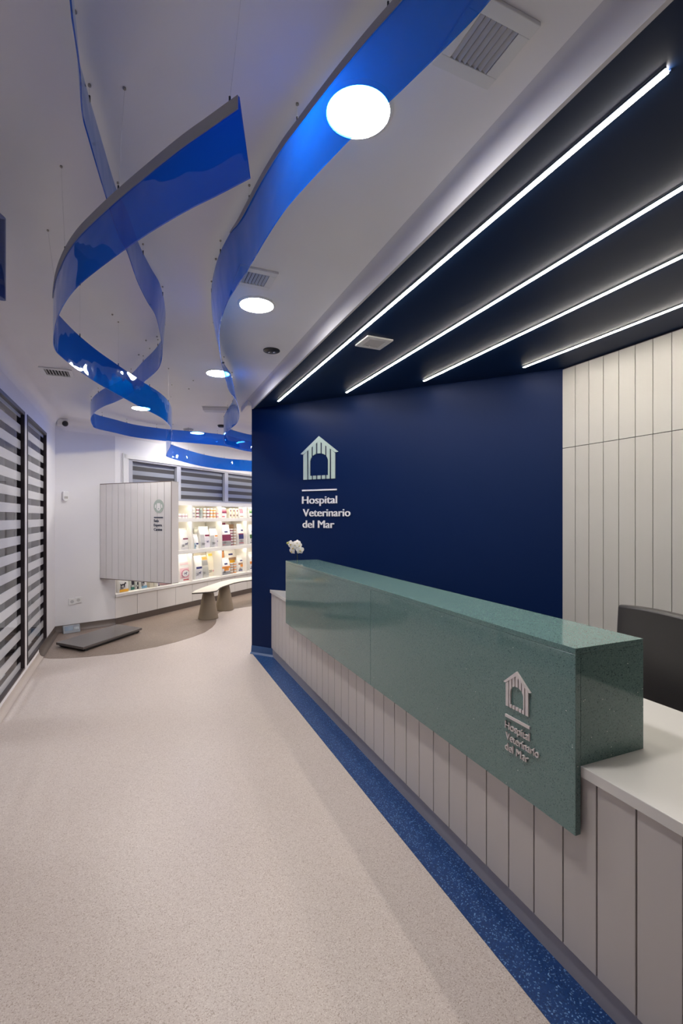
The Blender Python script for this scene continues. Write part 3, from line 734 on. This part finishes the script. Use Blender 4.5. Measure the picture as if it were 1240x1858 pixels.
put('big cream food bag with yellow top and a navy dog, leaning right', 372,391,1000,1047,BZ+.0005,CR,v=.24,d=.12,panels=[(-.7,.9,.80,.89,YE),(.0,.7,.17,.23,RS)],oval=(.45,.40,.30,.14,WH,WH),dog=(.45,.35,.05,NV),lean=.06)
put('large white and orange food bag standing at the back above smaller ones', 406,427,994,1044,BZ+.0005,WH,v=.31,d=.10,panels=[(-.85,.85,.50,.62,KB),(-.3,.6,.34,.52,AM),logo(.72,.79)])
put('orange and brown food bag in the far left corner of the orange shelf', 399.5,407,997,1042,BZ+.0005,KB,v=.33,d=.07,panels=[(-.8,.8,.55,.9,OR)])
put('small white and orange food bag, front left of the orange shelf', 399.5,415,1014,1045,BZ+.0005,WH,v=.09,d=.10,panels=[(-.95,.95,.38,.50,OR),(-.5,.6,.24,.44,OR),(-.9,.9,.02,.20,GRY),(-.6,.4,.08,.13,NV),logo(.60,.68)])
put('small white and brown food bag, front right of the orange shelf', 429,442,1010,1040,BZ+.0005,WH,v=.14,d=.10,panels=[(-.9,.95,.44,.56,KB),(-.4,.5,.30,.48,OR),(-.9,.1,.08,.14,NV),logo(.64,.71)])
put('white bag with orange label on the bottom shelf, cut by the navy wall', 450,463,1003,1036,BZ+.0005,WH,v=.10,d=.10,panels=[(-.9,.9,.36,.50,OR),(-.9,.9,.10,.14,NV),logo(.62,.70)])
# middle row
put('white bag with a maroon label and navy dog on the middle shelf by the panel', 324,339,959,998,Z2+.0005,WH,d=.11,panels=[(-.4,.8,.48,.54,MA),(-.9,.9,.02,.10,pc(.62,.60,.60))],dog=(.35,.20,.05,NV))
put('small white and blue bag in the left corner of the middle shelf', 349.5,357.5,971,998,Z2+.0005,WH,v=.09,d=.09,panels=[(-.9,-.5,.02,.40,LB),(-.2,.8,.30,.40,NV)])
put('white bag at the back behind the small blue and white bag', 352,363,959,996,Z2+.0005,pc(.70,.70,.66),v=.30,d=.08)
put('silver sided white bag with maroon label, left of the two silver bags', 359.5,377,956,995,Z2+.0005,WH,v=.14,d=.12,panels=[(-.98,-.15,.02,.62,SV),(.0,.9,.54,.62,MA),(-.15,.95,.02,.50,pc(.60,.57,.62))],dog=(.45,.24,.04,NV),yaw=0.)
put('silver sided white bag with orange label, right of the two silver bags', 378.5,395.5,956,993,Z2+.0005,WH,v=.14,d=.12,panels=[(-.98,-.25,.02,.58,SV),(-.1,.9,.52,.58,OR),(-.2,.95,.02,.46,pc(.60,.57,.60))],dog=(.45,.24,.035,NV),seal=GRY)
put('white bag with a broad maroon band on the middle shelf', 399.5,415.5,951,990,Z2+.0005,WH,v=.09,d=.11,panels=[(-.98,.98,.26,.55,MA),(-.98,.98,.02,.24,GRY),(-.9,-.2,.08,.11,RD),logo(.64,.71)])
put('white bag with a navy band beside the stacked cans', 429,445.5,950,988,Z2+.0005,WH,v=.13,d=.12,panels=[(-.98,.98,.50,.55,MA),(-.95,.8,.28,.50,NV),(-.95,.9,.02,.26,pc(.42,.41,.43)),(-.9,.1,.08,.12,RD),logo(.66,.73)])
put('maroon patterned bag standing behind the maroon banded bag', 400,409,944,985,Z2+.0005,MA,v=.32,d=.07,panels=[(-.2,.6,.6,.86,OR)])
put('plain brown paper bag at the back behind the can stacks', 414,424,943,980,Z2+.0005,KB,v=.33,d=.07)
put('white bag with a green label on the middle shelf, cut by the navy wall', 450,462,950,985,Z2+.0005,WH,v=.10,d=.10,panels=[(-.95,.95,.30,.50,GN),(-.9,.9,.06,.12,GRY),logo(.60,.68)])
# top row bags
put('short white bag with maroon band on the top shelf', 399.5,409,919,938,Z1+.0005,WH,v=.10,d=.08,panels=[(-.95,.95,.45,.85,MA),(-.9,.2,.10,.18,RD)])
put('short white bag with bright red band on the top shelf', 432.5,443,919,938,Z1+.0005,WH,v=.12,d=.08,panels=[(-.95,.95,.45,.88,RS),(-.9,.2,.12,.20,KB)])
put('short white bag with green band on the top shelf, cut by the navy wall', 450,461,919,938,Z1+.0005,WH,v=.10,d=.08,panels=[(-.95,.95,.45,.85,GN),(-.9,.2,.12,.22,BK)])
# bottom row seen under the panel
put('white bag with yellow foot and a black dog print, leftmost under the panel', 212,230,1040,1080,BZ+.0005,WH,v=.09,d=.10,panels=[(-.9,.9,.02,.14,AM)],dog=(-.2,.20,.085,BK))
put('white bag with dark green foot under the panel', 231.5,240,1040,1076,BZ+.0005,pc(.62,.64,.60),v=.14,d=.10,panels=[(-.6,.9,.02,.16,TE),(-.3,.9,.26,.50,BK)])
put('pale grey bag with black marks under the panel, right of the green one', 242,248,1040,1073,BZ+.0005,pc(.60,.61,.58),v=.14,d=.09,panels=[(0,.8,.02,.16,BK),(0,.8,.24,.40,BK)])
put('white bag with light blue foot and black dog print under the panel', 250.5,263,1040,1073,BZ+.0005,WH,v=.11,d=.10,panels=[(-.6,.95,.02,.16,LB)],dog=(-.2,.22,.06,BK))
put('narrow purple and white packet under the right part of the panel', 281.5,287,1040,1066,BZ+.0005,pc(.25,.22,.34),v=.10,d=.08,panels=[(-.8,.9,.03,.08,BK)])
# a stack of paper and a bag lying down
s, w = span(264.5, 280, .14)
t = thing('leaflet_stack', 'two neat cream stacks of leaflets under the hanging panel', 'leaflets', S(s,.14,BZ+.0005), SH_A)
for k in (-1, 1):
    for j in range(9): obj('leaflet', G(S).box(s+k*w*.26-w*.22,s+k*w*.26+w*.22,.05,.22,BZ+.001+j*.018,BZ+.001+j*.018+.016), CR, t)
s, w = span(289, 309, .12)
fr = Fr(S(s,.12,BZ+.0005), SH_A)
t = thing('lying_bag', 'pink and red food bag lying flat at the foot of the shelf below the panel', 'bag', fr.o, fr.a)
obj('pouch', G(fr).ball((0,0,.035), (w*.5,.09,.034), 20, 10), LPK, t, smooth=True)
obj('printed_panel', G(fr).vprism([(-w*.36,.035),(w*.30,.035),(w*.28,.055),(-w*.33,.055)], -.088, -.06), RD, t)
obj('top_seal', G(fr).box(w*.40,w*.56,-.06,.06,.030,.036), WH, t)

def can(s, v, z, r, h, lm, body, l, grp):
    o = S(s, v, z); t = thing('food_can', l, 'can', o, SH_A, grp); fr = Fr(o, SH_A)
    obj('can_body', G(fr).lathe(0,0,[(r*.96,0),(r,h*.04),(r*.98,h*.08),(r*.98,h*.9),(r,h*.95),(r*.94,h)],20), body, t, smooth=True)
    obj('can_label', G(fr).lathe(0,0,[(r*1.0,h*.25),(r*1.012,h*.26),(r*1.012,h*.6),(r*1.0,h*.61)],20), lm, t, smooth=True)
    return t
def stack(px, v, z, n, r, h, lm, body, l, grp):
    s = s_at(px, v)[0]
    for j in range(n):
        can(s, v, z+.0005+j*(h+.0004), r, h, lm, body, l, grp)
stack(419.5,.07,Z2,6,.034,.055,MA,pc(.62,.60,.58),'white can with maroon band in the left column stacked beside the maroon banded bag','left can column on the middle shelf')
stack(425.5,.07,Z2,6,.034,.055,KB,pc(.62,.60,.58),'white can with brown band in the right column stacked beside the navy banded bag','right can column on the middle shelf')
stack(419.5,.07,BZ,4,.038,.052,KB,pc(.66,.63,.58),'pale can with brown label in the left column on the orange shelf','left can column on the orange shelf')
stack(426,.07,BZ,4,.034,.052,OR,pc(.60,.60,.60),'grey white can with orange label in the right column on the orange shelf','right can column on the orange shelf')
for px, lm, bm, nn_, l in ((351,GRY,WH,3,'leftmost white'),(358.5,MA,pc(.7,.7,.7),3,'maroon marked'),(364.5,GRY,pc(.30,.38,.38),3,'grey green'),(371,KB,WH,3,'brown banded'),(377.5,MA,WH,3,'white and maroon'),(383.5,OR,WH,3,'orange banded'),(389,OR,CR,3,'cream'),(395,RS,pc(.7,.66,.62),2,'short rose banded')):
    stack(px,.09,Z1,nn_,.027,.058,lm,bm,'small can in the %s column on the top shelf' % l,'%s can column on the top shelf' % l)
for k, px in enumerate((326.5,332,337.5)):
    s = s_at(px,.09)[0]
    can(s,.09,Z1+.0005,.026,.075,pc(.45,.33,.38),WH,'small white jar, %s of three on the top shelf beside the panel' % ('left','middle','right')[k],'three small jars on the top shelf')
for i in range(3):
    for j in range(2):
        px = (415.5,421.5,427.5)[i]; s = s_at(px,.10)[0]; o = S(s,.10,Z1+.0005+j*.0925); fr = Fr(o, SH_A)
        t = thing('food_carton', 'small white carton with a dark print, %s column, %s row on the top shelf' % (('left','middle','right')[i], ('lower','upper')[j]), 'carton', o, SH_A, 'white cartons on the top shelf')
        obj('carton', G(fr).box(-.031,.031,-.04,.04,0,.092), CR, t, bevel=.002)
        obj('printed_mark', G(fr).vprism(disc(.004,.05,.017,.022,14), -.0415, -.0402), pc(.12,.03,.05), t)

# ------------------------------------------------------------------ bench on cones
near = [(348.3,1075.6),(352,1075.4),(365.6,1074.6),(380.3,1073.4),(390,1072),(394.2,1070.8),(396,1069),(399.2,1066.1),(404,1064),(409.7,1062),(424.3,1057.2),(439,1054.2),(456.8,1051.8)]
far = [(456.8,1046.6),(439,1048.6),(420,1051),(402,1055),(386,1060),(368,1066),(354,1071.5)]
zt = .44
N_ = [onz(a, b, zt) for a, b in near]; F_ = [onz(a, b, zt) for a, b in far]
e1 = N_[-1]+S.u*.9; e2 = F_[0]+S.u*.7
pl = [(p.x,p.y) for p in N_]+[(e1.x,e1.y),(e1.x+.12,e1.y+.25),(e2.x,e2.y)]+[(p.x,p.y) for p in F_]
c0 = onz(373,1125.7,0)+Vector((SA,CA,0))*.15; c1 = onz(403.5,1109.5,0)+Vector((SA,CA,0))*.15
bn = thing('bench', 'cream wavy topped bench on taupe cone feet in front of the shelves', 'bench', (c0.x,c0.y,0.0026))
obj('seat_core', G().prism(pl, zt-.020, zt-.0045), M['edge'], bn, label='dark seat edge')
obj('seat_top', G().prism(pl, zt-.0044, zt), M['cream'], bn)
c2 = c1+S.u*1.75-Vector((0,.0,0))
for c in (c0, c1, c2):
    obj('cone_foot', G().lathe(c.x,c.y,[(.148,.0026),(.152,.008),(.150,.014),(.076,zt-.0205)],40), M['cone'], bn, smooth=True)

# ------------------------------------------------------------------ animal scale
q = [onz(101.5,1165.5,.062), onz(151,1174.6,.062), onz(258,1139,.062)]
e = (q[1]-q[0]); f = (q[2]-q[1]); q.append(q[0]+f)
cen = (q[0]+q[2])/2
sc = thing('weighing_scale', 'low black platform scale for animals lying on the brown floor by the wall', 'scale', (cen.x,cen.y,.003), math.atan2(f.y,f.x))
obj('platform', G().prism([(p.x,p.y) for p in q], .034, .062), M['steel'], sc, bevel=.004)
ins = [cen+(p-cen)*.93 for p in q]
obj('platform_base', G().prism([(p.x,p.y) for p in ins], .012, .034), M['rubber'], sc)
for p in [cen+(p-cen)*.85 for p in q]:
    obj('foot', G().lathe(p.x,p.y,[(.025,.0026),(.022,.012)],16), M['rubber'], sc)
a = onpl(112,1152,A0-nn*.03,nn); b = onpl(143,1147,A0-nn*.03,nn)
fr = Fr((a.x,a.y,0), math.atan2(dn.y,dn.x)); wl = (b-a).length
sd = thing('scale_display', 'small blue grey scale display leaning on the wall behind the platform scale', 'display', fr(wl/2,-.05,.003), fr.a)
g = G(fr); g.add([(0,-.10,.003),(wl,-.10,.003),(wl,-.04,.003),(0,-.04,.003),(0,-.055,.105),(wl,-.055,.105),(wl,-.028,.095),(0,-.028,.095)], [(0,3,2,1),(4,5,6,7),(0,1,5,4),(1,2,6,5),(2,3,7,6),(3,0,4,7)])
obj('housing', g, pc(.22,.24,.28), sd, bevel=.006)
def slp(x, k, o): return (x, -.10+.045*k-o, .003+.102*k+o*.4)
g = G(fr); g.add([slp(wl*.10,.3,.002),slp(wl*.58,.3,.002),slp(wl*.58,.85,.002),slp(wl*.10,.85,.002)], [(0,1,2,3)])
obj('screen', g, M['lcd'], sd)
g = G(fr)
for i in range(3): g.add([slp(wl*(.66+.09*i),.4,.002),slp(wl*(.72+.09*i),.4,.002),slp(wl*(.72+.09*i),.7,.002),slp(wl*(.66+.09*i),.7,.002)], [(0,1,2,3)])
obj('keypad', g, pc(.5,.55,.6), sd)

# ------------------------------------------------------------------ orchid on the worktop
o = D(1.44, 4.60, .742)
fr = Fr(o, -YAW)
t = thing('potted_orchid', 'white orchid in a pale pot on the far end of the worktop', 'plant', o, -YAW)
obj('pot', G(fr).lathe(0,0,[(.045,.0005),(.052,.01),(.062,.10),(.066,.12),(.058,.12),(.056,.105)],28), M['pot'], t, smooth=True)
st = [(0,0,.10),(-.004,.0,.22),(.012,0,.34),(.010,0,.44),(-.004,-.01,.50),(-.03,-.02,.545),(-.075,-.02,.545)]
obj('stem', G(fr).tube(st, .0035), M['stem'], t, smooth=True)
def leafm(g, pts, wd_):
    vs = []; fs = []; n = len(pts)
    for i, p_ in enumerate(pts):
        k = i/(n-1); w_ = wd_*math.sin(math.pi*(.12+.86*k))**.7
        tx = Vector(pts[min(i+1,n-1)])-Vector(pts[max(i-1,0)]); sd_ = tx.cross(Vector((0,0,1))).normalized()*w_ if tx.length else Vector((w_,0,0))
        c = Vector(p_)
        vs += [tuple(c+sd_), tuple(c+Vector((0,0,-.004))), tuple(c-sd_), tuple(c+Vector((0,0,-.007)))]
    for i in range(n-1):
        for j in range(4): fs.append((i*4+j, i*4+(j+1)%4, (i+1)*4+(j+1)%4, (i+1)*4+j))
    fs += [(0,1,2,3), tuple((n-1)*4+j for j in (3,2,1,0))]
    return g.add(vs, fs)
for pts_ in ([(0,0,.11),(-.04,-.01,.15),(-.08,-.02,.19),(-.10,-.02,.205)], [(0,0,.11),(-.012,.01,.20),(-.022,.0,.28),(-.02,-.02,.32)], [(0,0,.11),(.05,.03,.16),(.10,.05,.16)], [(0,0,.11),(.02,.05,.18),(.03,.09,.22)], [(0,0,.11),(.04,-.03,.17),(.09,-.06,.15)]):
    obj('leaf', leafm(G(fr), pts_, .022), M['leaf'], t, smooth=True)
def bloom(cx, cy, cz, r, az, tilt):
    R = Matrix.Rotation(az, 3, 'Z') @ Matrix.Rotation(tilt, 3, 'X')
    g = G(fr); c = Vector((cx,cy,cz))
    for k in range(5):
        q = math.pi/2+k*2*math.pi/5; big_ = .55 if k in (1,4) else .40
        vs = [tuple(c+R@Vector((0,-.004,0)))]; n = 10
        for i in range(n):
            a_ = 2*math.pi*i/n; u = r*.52+r*.5*math.cos(a_); v = r*big_*math.sin(a_)
            x = u*math.cos(q)-v*math.sin(q); z = u*math.sin(q)+v*math.cos(q)
            vs.append(tuple(c+R@Vector((x, -.006+.25*u*u/r, z))))
        vb = [tuple(Vector(p_)+R@Vector((0,.003,0))) for p_ in vs]
        fs = [(0,1+i,1+(i+1)%n) for i in range(n)]+[(n+1,n+2+(i+1)%n,n+2+i) for i in range(n)]
        g.add(vs+vb, fs)
    fl = obj('flower', g, M['petal'], t, smooth=True)
    obj('flower_lip', G(fr).ball(tuple(c+R@Vector((0,-.012,-.004))), (.006,.006,.009), 10, 6), pc(.45,.35,.08), fl, smooth=True)
for b_ in ((-.052,-.03,.535,.038,-.3,.2),(-.012,-.03,.525,.040,.1,.1),(.030,-.03,.520,.034,.5,.2),(.040,-.035,.475,.042,.2,.3),(.012,-.02,.545,.034,.0,-.2),(-.040,-.035,.465,.034,-.6,.5),(-.030,-.04,.500,.034,-.2,.4)): bloom(*b_)
obj('bud', G(fr).ball((-.088,-.02,.545), (.010,.009,.012), 10, 8), pc(.40,.42,.12), t, smooth=True)
obj('bud', G(fr).ball((-.070,-.02,.550), (.011,.010,.013), 10, 8), pc(.45,.45,.18), t, smooth=True)

# ------------------------------------------------------------------ office chair behind the desk
co = D(2.62, 1.47, 0)
CH = Fr(co, -PHI+math.radians(90-7))      # chair local: -y is the sitter's back side towards ... x is width
ch = thing('office_chair', 'dark grey leather office chair behind the reception desk', 'chair', co, CH.a)
g = G(CH); vs = []; fs = []; nx_, nz_ = 14, 14
def bk(i, j, side):
    x = -.29+.58*i/nx_; z = .50+.60*j/nz_; c = (x/.29)
    wv = 1-.10*(j/nz_)**2
    y = .27+.030*(1-c*c)*1.0+.02*(j/nz_)
    zz = z-.010*c*c*(j/nz_)**4*2
    th_ = .030*(1-abs(c)**6*.5)
    return (x*wv, y+(th_ if side else -th_), zz)
for side in (0, 1):
    for j in range(nz_+1):
        for i in range(nx_+1): vs.append(bk(i, j, side))
m_ = (nx_+1)*(nz_+1)
for j in range(nz_):
    for i in range(nx_):
        a_ = j*(nx_+1)+i; fs.append((a_,a_+1,a_+nx_+2,a_+nx_+1)); fs.append((m_+a_,m_+a_+nx_+1,m_+a_+nx_+2,m_+a_+1))
for i in range(nx_):
    fs.append((i,m_+i,m_+i+1,i+1)); a_ = nz_*(nx_+1)+i; fs.append((a_,a_+1,m_+a_+1,m_+a_))
for j in range(nz_):
    a_ = j*(nx_+1); fs.append((a_,a_+nx_+1,m_+a_+nx_+1,m_+a_)); a_ += nx_; fs.append((a_,m_+a_,m_+a_+nx_+1,a_+nx_+1))
g.add(vs, fs)
bko = obj('backrest', g, M['leather'], ch, smooth=True, bevel=.012)
obj('seat', G(CH).box(-.26,.26,-.27,.24,.42,.50), M['leather'], ch, bevel=.03)
for s_ in (-1, 1):
    obj('armrest', G(CH).box(s_*.30-.03,s_*.30+.03,-.14,.20,.66,.69), M['black'], ch, bevel=.01)
    obj('arm_post', G(CH).tube([(s_*.30,.08,.66),(s_*.31,.06,.54),(s_*.24,.02,.43)], .014), M['chrome'], ch, smooth=True)
obj('back_bracket', G(CH).tube([(0,.10,.43),(0,.30,.44),(0,.335,.62)], .02), M['black'], ch, smooth=True)
obj('gas_column', G(CH).lathe(0,0,[(.028,.09),(.028,.28),(.018,.28),(.018,.42)],20), M['black'], ch, smooth=True)
for k in range(5):
    q_ = 2*math.pi*k/5+.3; c_, s_ = math.cos(q_), math.sin(q_)
    obj('base_arm', G(CH).tube([(0,0,.10),(c_*.15,s_*.15,.095),(c_*.29,s_*.29,.07)], [.024,.018,.014]), M['black'], ch, smooth=True)
    obj('caster', G(CH).ball((c_*.29,s_*.29,.0275), .027, 14, 10), M['rubber'], ch, smooth=True)

# ------------------------------------------------------------------ blue ribbons hung from the ceiling
def crom(P_, n):
    out = []
    for i in range(len(P_)-1):
        p0 = P_[max(i-1,0)]; p1 = P_[i]; p2 = P_[i+1]; p3 = P_[min(i+2,len(P_)-1)]
        for k in range(n):
            t_ = k/n; out.append(.5*((2*p1)+(-p0+p2)*t_+(2*p0-5*p1+4*p2-p3)*t_*t_+(-p0+3*p1-3*p2+p3)*t_**3))
    out.append(P_[-1]); return out
def ribbon(l, st_, zt_, h, rail=None, mat=None, wires=(), extra_wires=(), tail=(), wire_every=.45):
    """st_: top edge stations (px, py, sideways lean of the lower edge); tail: more plan points (x, y)"""
    A = []; 
    for px, py, ln in st_:
        q_ = onz(px, py, zt_); dx, dy = c2w(ln, 0); A.append(Vector((q_.x, q_.y, dx, dy)) if False else (q_.x, q_.y, dx, dy))
    for x, y, ln in tail: A.append((x, y, ln*CA, -ln*SA))
    P_ = [Vector((a_[0], a_[1], 0)) for a_ in A]; Lq = [Vector((a_[2], a_[3], 0)) for a_ in A]
    n = 8; top = crom(P_, n); ln = crom(Lq, n)
    mid = top[len(top)//2]
    t = thing('ceiling_ribbon', l, 'hanging ribbon', (mid.x, mid.y, zt_-h), 0, 'translucent blue ribbons hung from the ceiling')
    th_ = .002; vs = []; fs = []; m = len(top); rows = 5
    for i, p_ in enumerate(top):
        d_ = (top[min(i+1,m-1)]-top[max(i-1,0)]).normalized(); nrm = Vector((-d_.y, d_.x, 0))
        for side in (1, -1):
            for k in range(rows+1):
                u = k/rows; q_ = p_+ln[i]*u+nrm*th_*side; vs.append((q_.x, q_.y, zt_-h*u))
    R2 = rows+1; w_ = 2*R2
    for i in range(m-1):
        a_ = i*w_; b_ = a_+w_
        for k in range(rows):
            fs.append((a_+k, b_+k, b_+k+1, a_+k+1)); fs.append((a_+R2+k, a_+R2+k+1, b_+R2+k+1, b_+R2+k))
        fs.append((a_, a_+R2, b_+R2, b_)); fs.append((a_+rows, b_+rows, b_+R2+rows, a_+R2+rows))
    for a_ in (0, (m-1)*w_):
        for k in range(rows):
            f_ = (a_+k, a_+k+1, a_+R2+k+1, a_+R2+k); fs.append(f_ if a_ == 0 else f_[::-1])
    g = G(); g.add(vs, fs); obj('ribbon_sheet', g, mat or M['ribbon'], t, smooth=True)
    if rail:
        i0, i1, hr, side = rail; i0 *= n; i1 = min(i1*n, m-1); vs = []; fs = []
        for i in range(i0, i1+1):
            p_ = top[i]; d_ = (top[min(i+1,m-1)]-top[max(i-1,0)]).normalized(); nrm = Vector((-d_.y, d_.x, 0))*side
            k_ = hr*min(1, (i1-i)/12+.15)
            for off, z_ in ((th_+.0005, 0), (th_+.003, 0), (th_+.003, -k_), (th_+.0005, -k_)):
                q_ = p_+nrm*off; vs.append((q_.x, q_.y, zt_+.001+z_))
        for i in range(i1-i0):
            for j in range(4): fs.append((i*4+j, i*4+(j+1)%4, (i+1)*4+(j+1)%4, (i+1)*4+j))
        fs += [(0,1,2,3), tuple((i1-i0)*4+j for j in (3,2,1,0))]
        g = G(); g.add(vs, fs); obj('edge_band', g, M['rail'], t, label='matt grey band along the top edge')
    W_ = []
    for (mx, my, hx, hy) in wires:
        a_ = onz(mx, my, ZC); b_ = onz(hx, hy, zt_); b_ = min(top, key=lambda p_: (p_.x-b_.x)**2+(p_.y-b_.y)**2); W_.append((a_, Vector((b_.x,b_.y,zt_))))
    if wire_every:
        acc = 0; start = 0
        for i in range(1, m):
            acc += (top[i]-top[i-1]).length
            if acc > wire_every:
                acc = 0; p_ = top[i]
                if all((Vector((w2[1].x,w2[1].y,0))-p_).length > .25 for w2 in W_): W_.append((Vector((p_.x,p_.y,ZC)), Vector((p_.x,p_.y,zt_))))
    for a_, b_ in W_:
        wi = obj('suspension_wire', G().tube([(a_.x,a_.y,ZC-.003),(b_.x,b_.y,zt_+.004)], .0003, 5), M['wire'], t)
        obj('wire_mount', G().lathe(a_.x,a_.y,[(.0045,ZC-.0003),(.005,ZC-.005),(.002,ZC-.008)],12), M['mount'], wi, smooth=True)
        obj('wire_clip', G().tube([(b_.x,b_.y,zt_-.004),(b_.x,b_.y,zt_+.016)], .0028, 8), M['black'], wi)
    return t
A_st = [(434,175,.027),(380,214,.02),(330,250,.01),(270,299,0),(215,346,0),(170,388,0),(140,420,0),(118,455,0),(103,495,0),(97,540,0),(101,563,0),(113,579,0),(141,607,0),(176,636,0),(210,660,0),(251,688,0),(289,712,0),(306,729,0),(312,746,0),(311,762,0),(309,780,0),(302,797,0),(307,804.5,0),(342,817,0),(375,826,0),(412,832,0),(456,836,0)]
ta = onz(456,836,2.58); tb = ta+S.u*.7+S.v*.0; tc_ = ta+S.u*1.3-S.v*.5
ribbon('curling blue ribbon with a cut end near the camera, hanging lowest on the left', A_st, 2.58, .20, rail=(0,9,.034,1),
       wires=[(440,-30,421,186),(226,159,218,344),(111,301,115,455),(87,417,97,510)], tail=[(tb.x,tb.y,0),(tc_.x,tc_.y,0)], wire_every=.5)
B_st = [(980,-370,.0),(889,-213,.0),(821,-123,.0),(760,-50,.0),(716,2,.0),(668,57,.0),(608,131,.0),(545,214,.0),(510,262,.005),(472.6,324,.015),(436,394,.025),(419,422,.03),(398,464,.035),(386,510,.04),(384,548,.045),(388,590,.05),(396,627,.052),(405,657,.05),(419,680,.05),(425.5,708,.05),(423,727,.05),(414,742,.03),(406.5,757,.0),(408,770,0),(413,777,0),(456,789,0)]
ta = onz(456,789,2.82); tb = ta+Vector((.5,.1,0)); 
ribbon('long blue ribbon sweeping past the brightest downlight to the navy wall', B_st, 2.82, .235, rail=(0,11,.026,1),
       tail=[(tb.x,tb.y,0),(tb.x+.5,tb.y-.1,0)], wire_every=.42)
C_st = [(118,-110,.016),(133,0,.016),(139,89,.016),(153,149,.016),(181,246,.012),(211.7,347,.008),(228.6,380,.005),(251.6,443,-.005),(272.6,485,-.015),(289,514,-.02),(297.7,548,-.025),(300,581,-.02),(295,612,-.01),(282.6,633,0),(260,656,0),(238,679,0),(210,696,0),(188,706,0),(171,719,0),(164.6,732,0),(168,745,0),(175,752,0),(208,761,0),(245.5,770.6,0),(297,778,0),(342,782,0),(379,785.5,0),(412,790,0),(456,801,0)]
ta = onz(456,801,2.83)
ribbon('longest looping blue ribbon close under the ceiling, circling back along the far wall', C_st, 2.83, .175, mat=M['ribbon2'],
       tail=[(ta.x+.5,ta.y-.1,0),(ta.x+1.0,ta.y-.4,0)], wire_every=.42)
D_st = []
q0 = c2w(-1.36,1.85); 
def camp(X, Y): x, y = c2w(X, Y); return (x, y, 0)
ribbon('edge of a blue grey ribbon curling at the far left of the frame', [], 2.76, .33, mat=acrylic('grey_blue_acrylic', (.55,.62,.80), (.06,.09,.20), .25, .05),
       tail=[camp(-1.62,1.62),camp(-1.54,1.76),camp(-1.385,1.925),camp(-1.362,1.87),camp(-1.385,1.74),camp(-1.47,1.60),camp(-1.5,1.5)], wire_every=.3)
# spare wire mounts left in the ceiling
for a, b in ((204,570),(135,19),(171,260),(285,610),(265,617),(252,643),(351,690),(343,705),(392,469),(306,735)):
    q_ = onz(a, b, ZC)
    tag(obj('ceiling_button', G().lathe(q_.x,q_.y,[(.0055,ZC-.0003),(.006,ZC-.005),(.002,ZC-.009)],12), M['mount'], smooth=True), 'tiny metal wire button dotting the white ceiling near the ribbons', 'ceiling button', 'spare wire buttons in the ceiling')

# ------------------------------------------------------------------ things seen through the glazed wall
t = thing('vertical_blind', 'pale vertical blind strips seen through the banded glass', 'blind', (-3.6,4.6,.1))
for k in range(9): obj('blind_strip', G().box(-3.66,-3.64,3.4+k*.30,3.62+k*.30,.1,2.3), pbr('pale_blind', (.42,.42,.44), .7) if k == 0 else bpy.data.materials['pale_blind'], t)
t = thing('treatment_table', 'dark low table in the dim room behind the glass', 'table', (-2.4,4.4,0))
obj('table_top', G().box(-2.75,-2.05,3.8,5.0,.70,.74), M['dark'], t, bevel=.01)
for x in (-2.7,-2.1):
    for y in (3.86,4.94): obj('leg', G().box(x-.02,x+.02,y-.02,y+.02,0,.70), M['chrome'], t)
t = thing('reflection_stand', 'small black head on a thin stand behind the glass, imitating a reflection', 'lamp', (-2.2,7.1,0))  # solid stand-in for a chair reflection in the glass
obj('pole', G().tube([(-2.2,7.1,.02),(-2.15,7.1,.6),(-2.2,7.1,.95)], .010), M['black'], t, smooth=True)
obj('foot', G().lathe(-2.2,7.1,[(.14,.0005),(.14,.015),(.02,.03)],24), M['black'], t, smooth=True)
obj('stand_head', G().box(-2.28,-2.12,7.04,7.16,.95,1.05), M['black'], t, bevel=.01)
q_ = (-2.4, 4.6)
t = thing('room_fill_light', 'added unseen flat fill lamp in the room behind the glass', 'ceiling light', (q_[0],q_[1],2.8))  # lamp added to lift the clear gaps between the glass bands
obj('lamp_frame', G().box(q_[0]-.32,q_[0]+.32,q_[1]-.32,q_[1]+.32,2.785,2.7995), M['white'], t)
obj('diffuser', G().box(q_[0]-.28,q_[0]+.28,q_[1]-.28,q_[1]+.28,2.780,2.7845), emit('room_fill_diffuser', (.95,.95,1.0), 75.0), t)
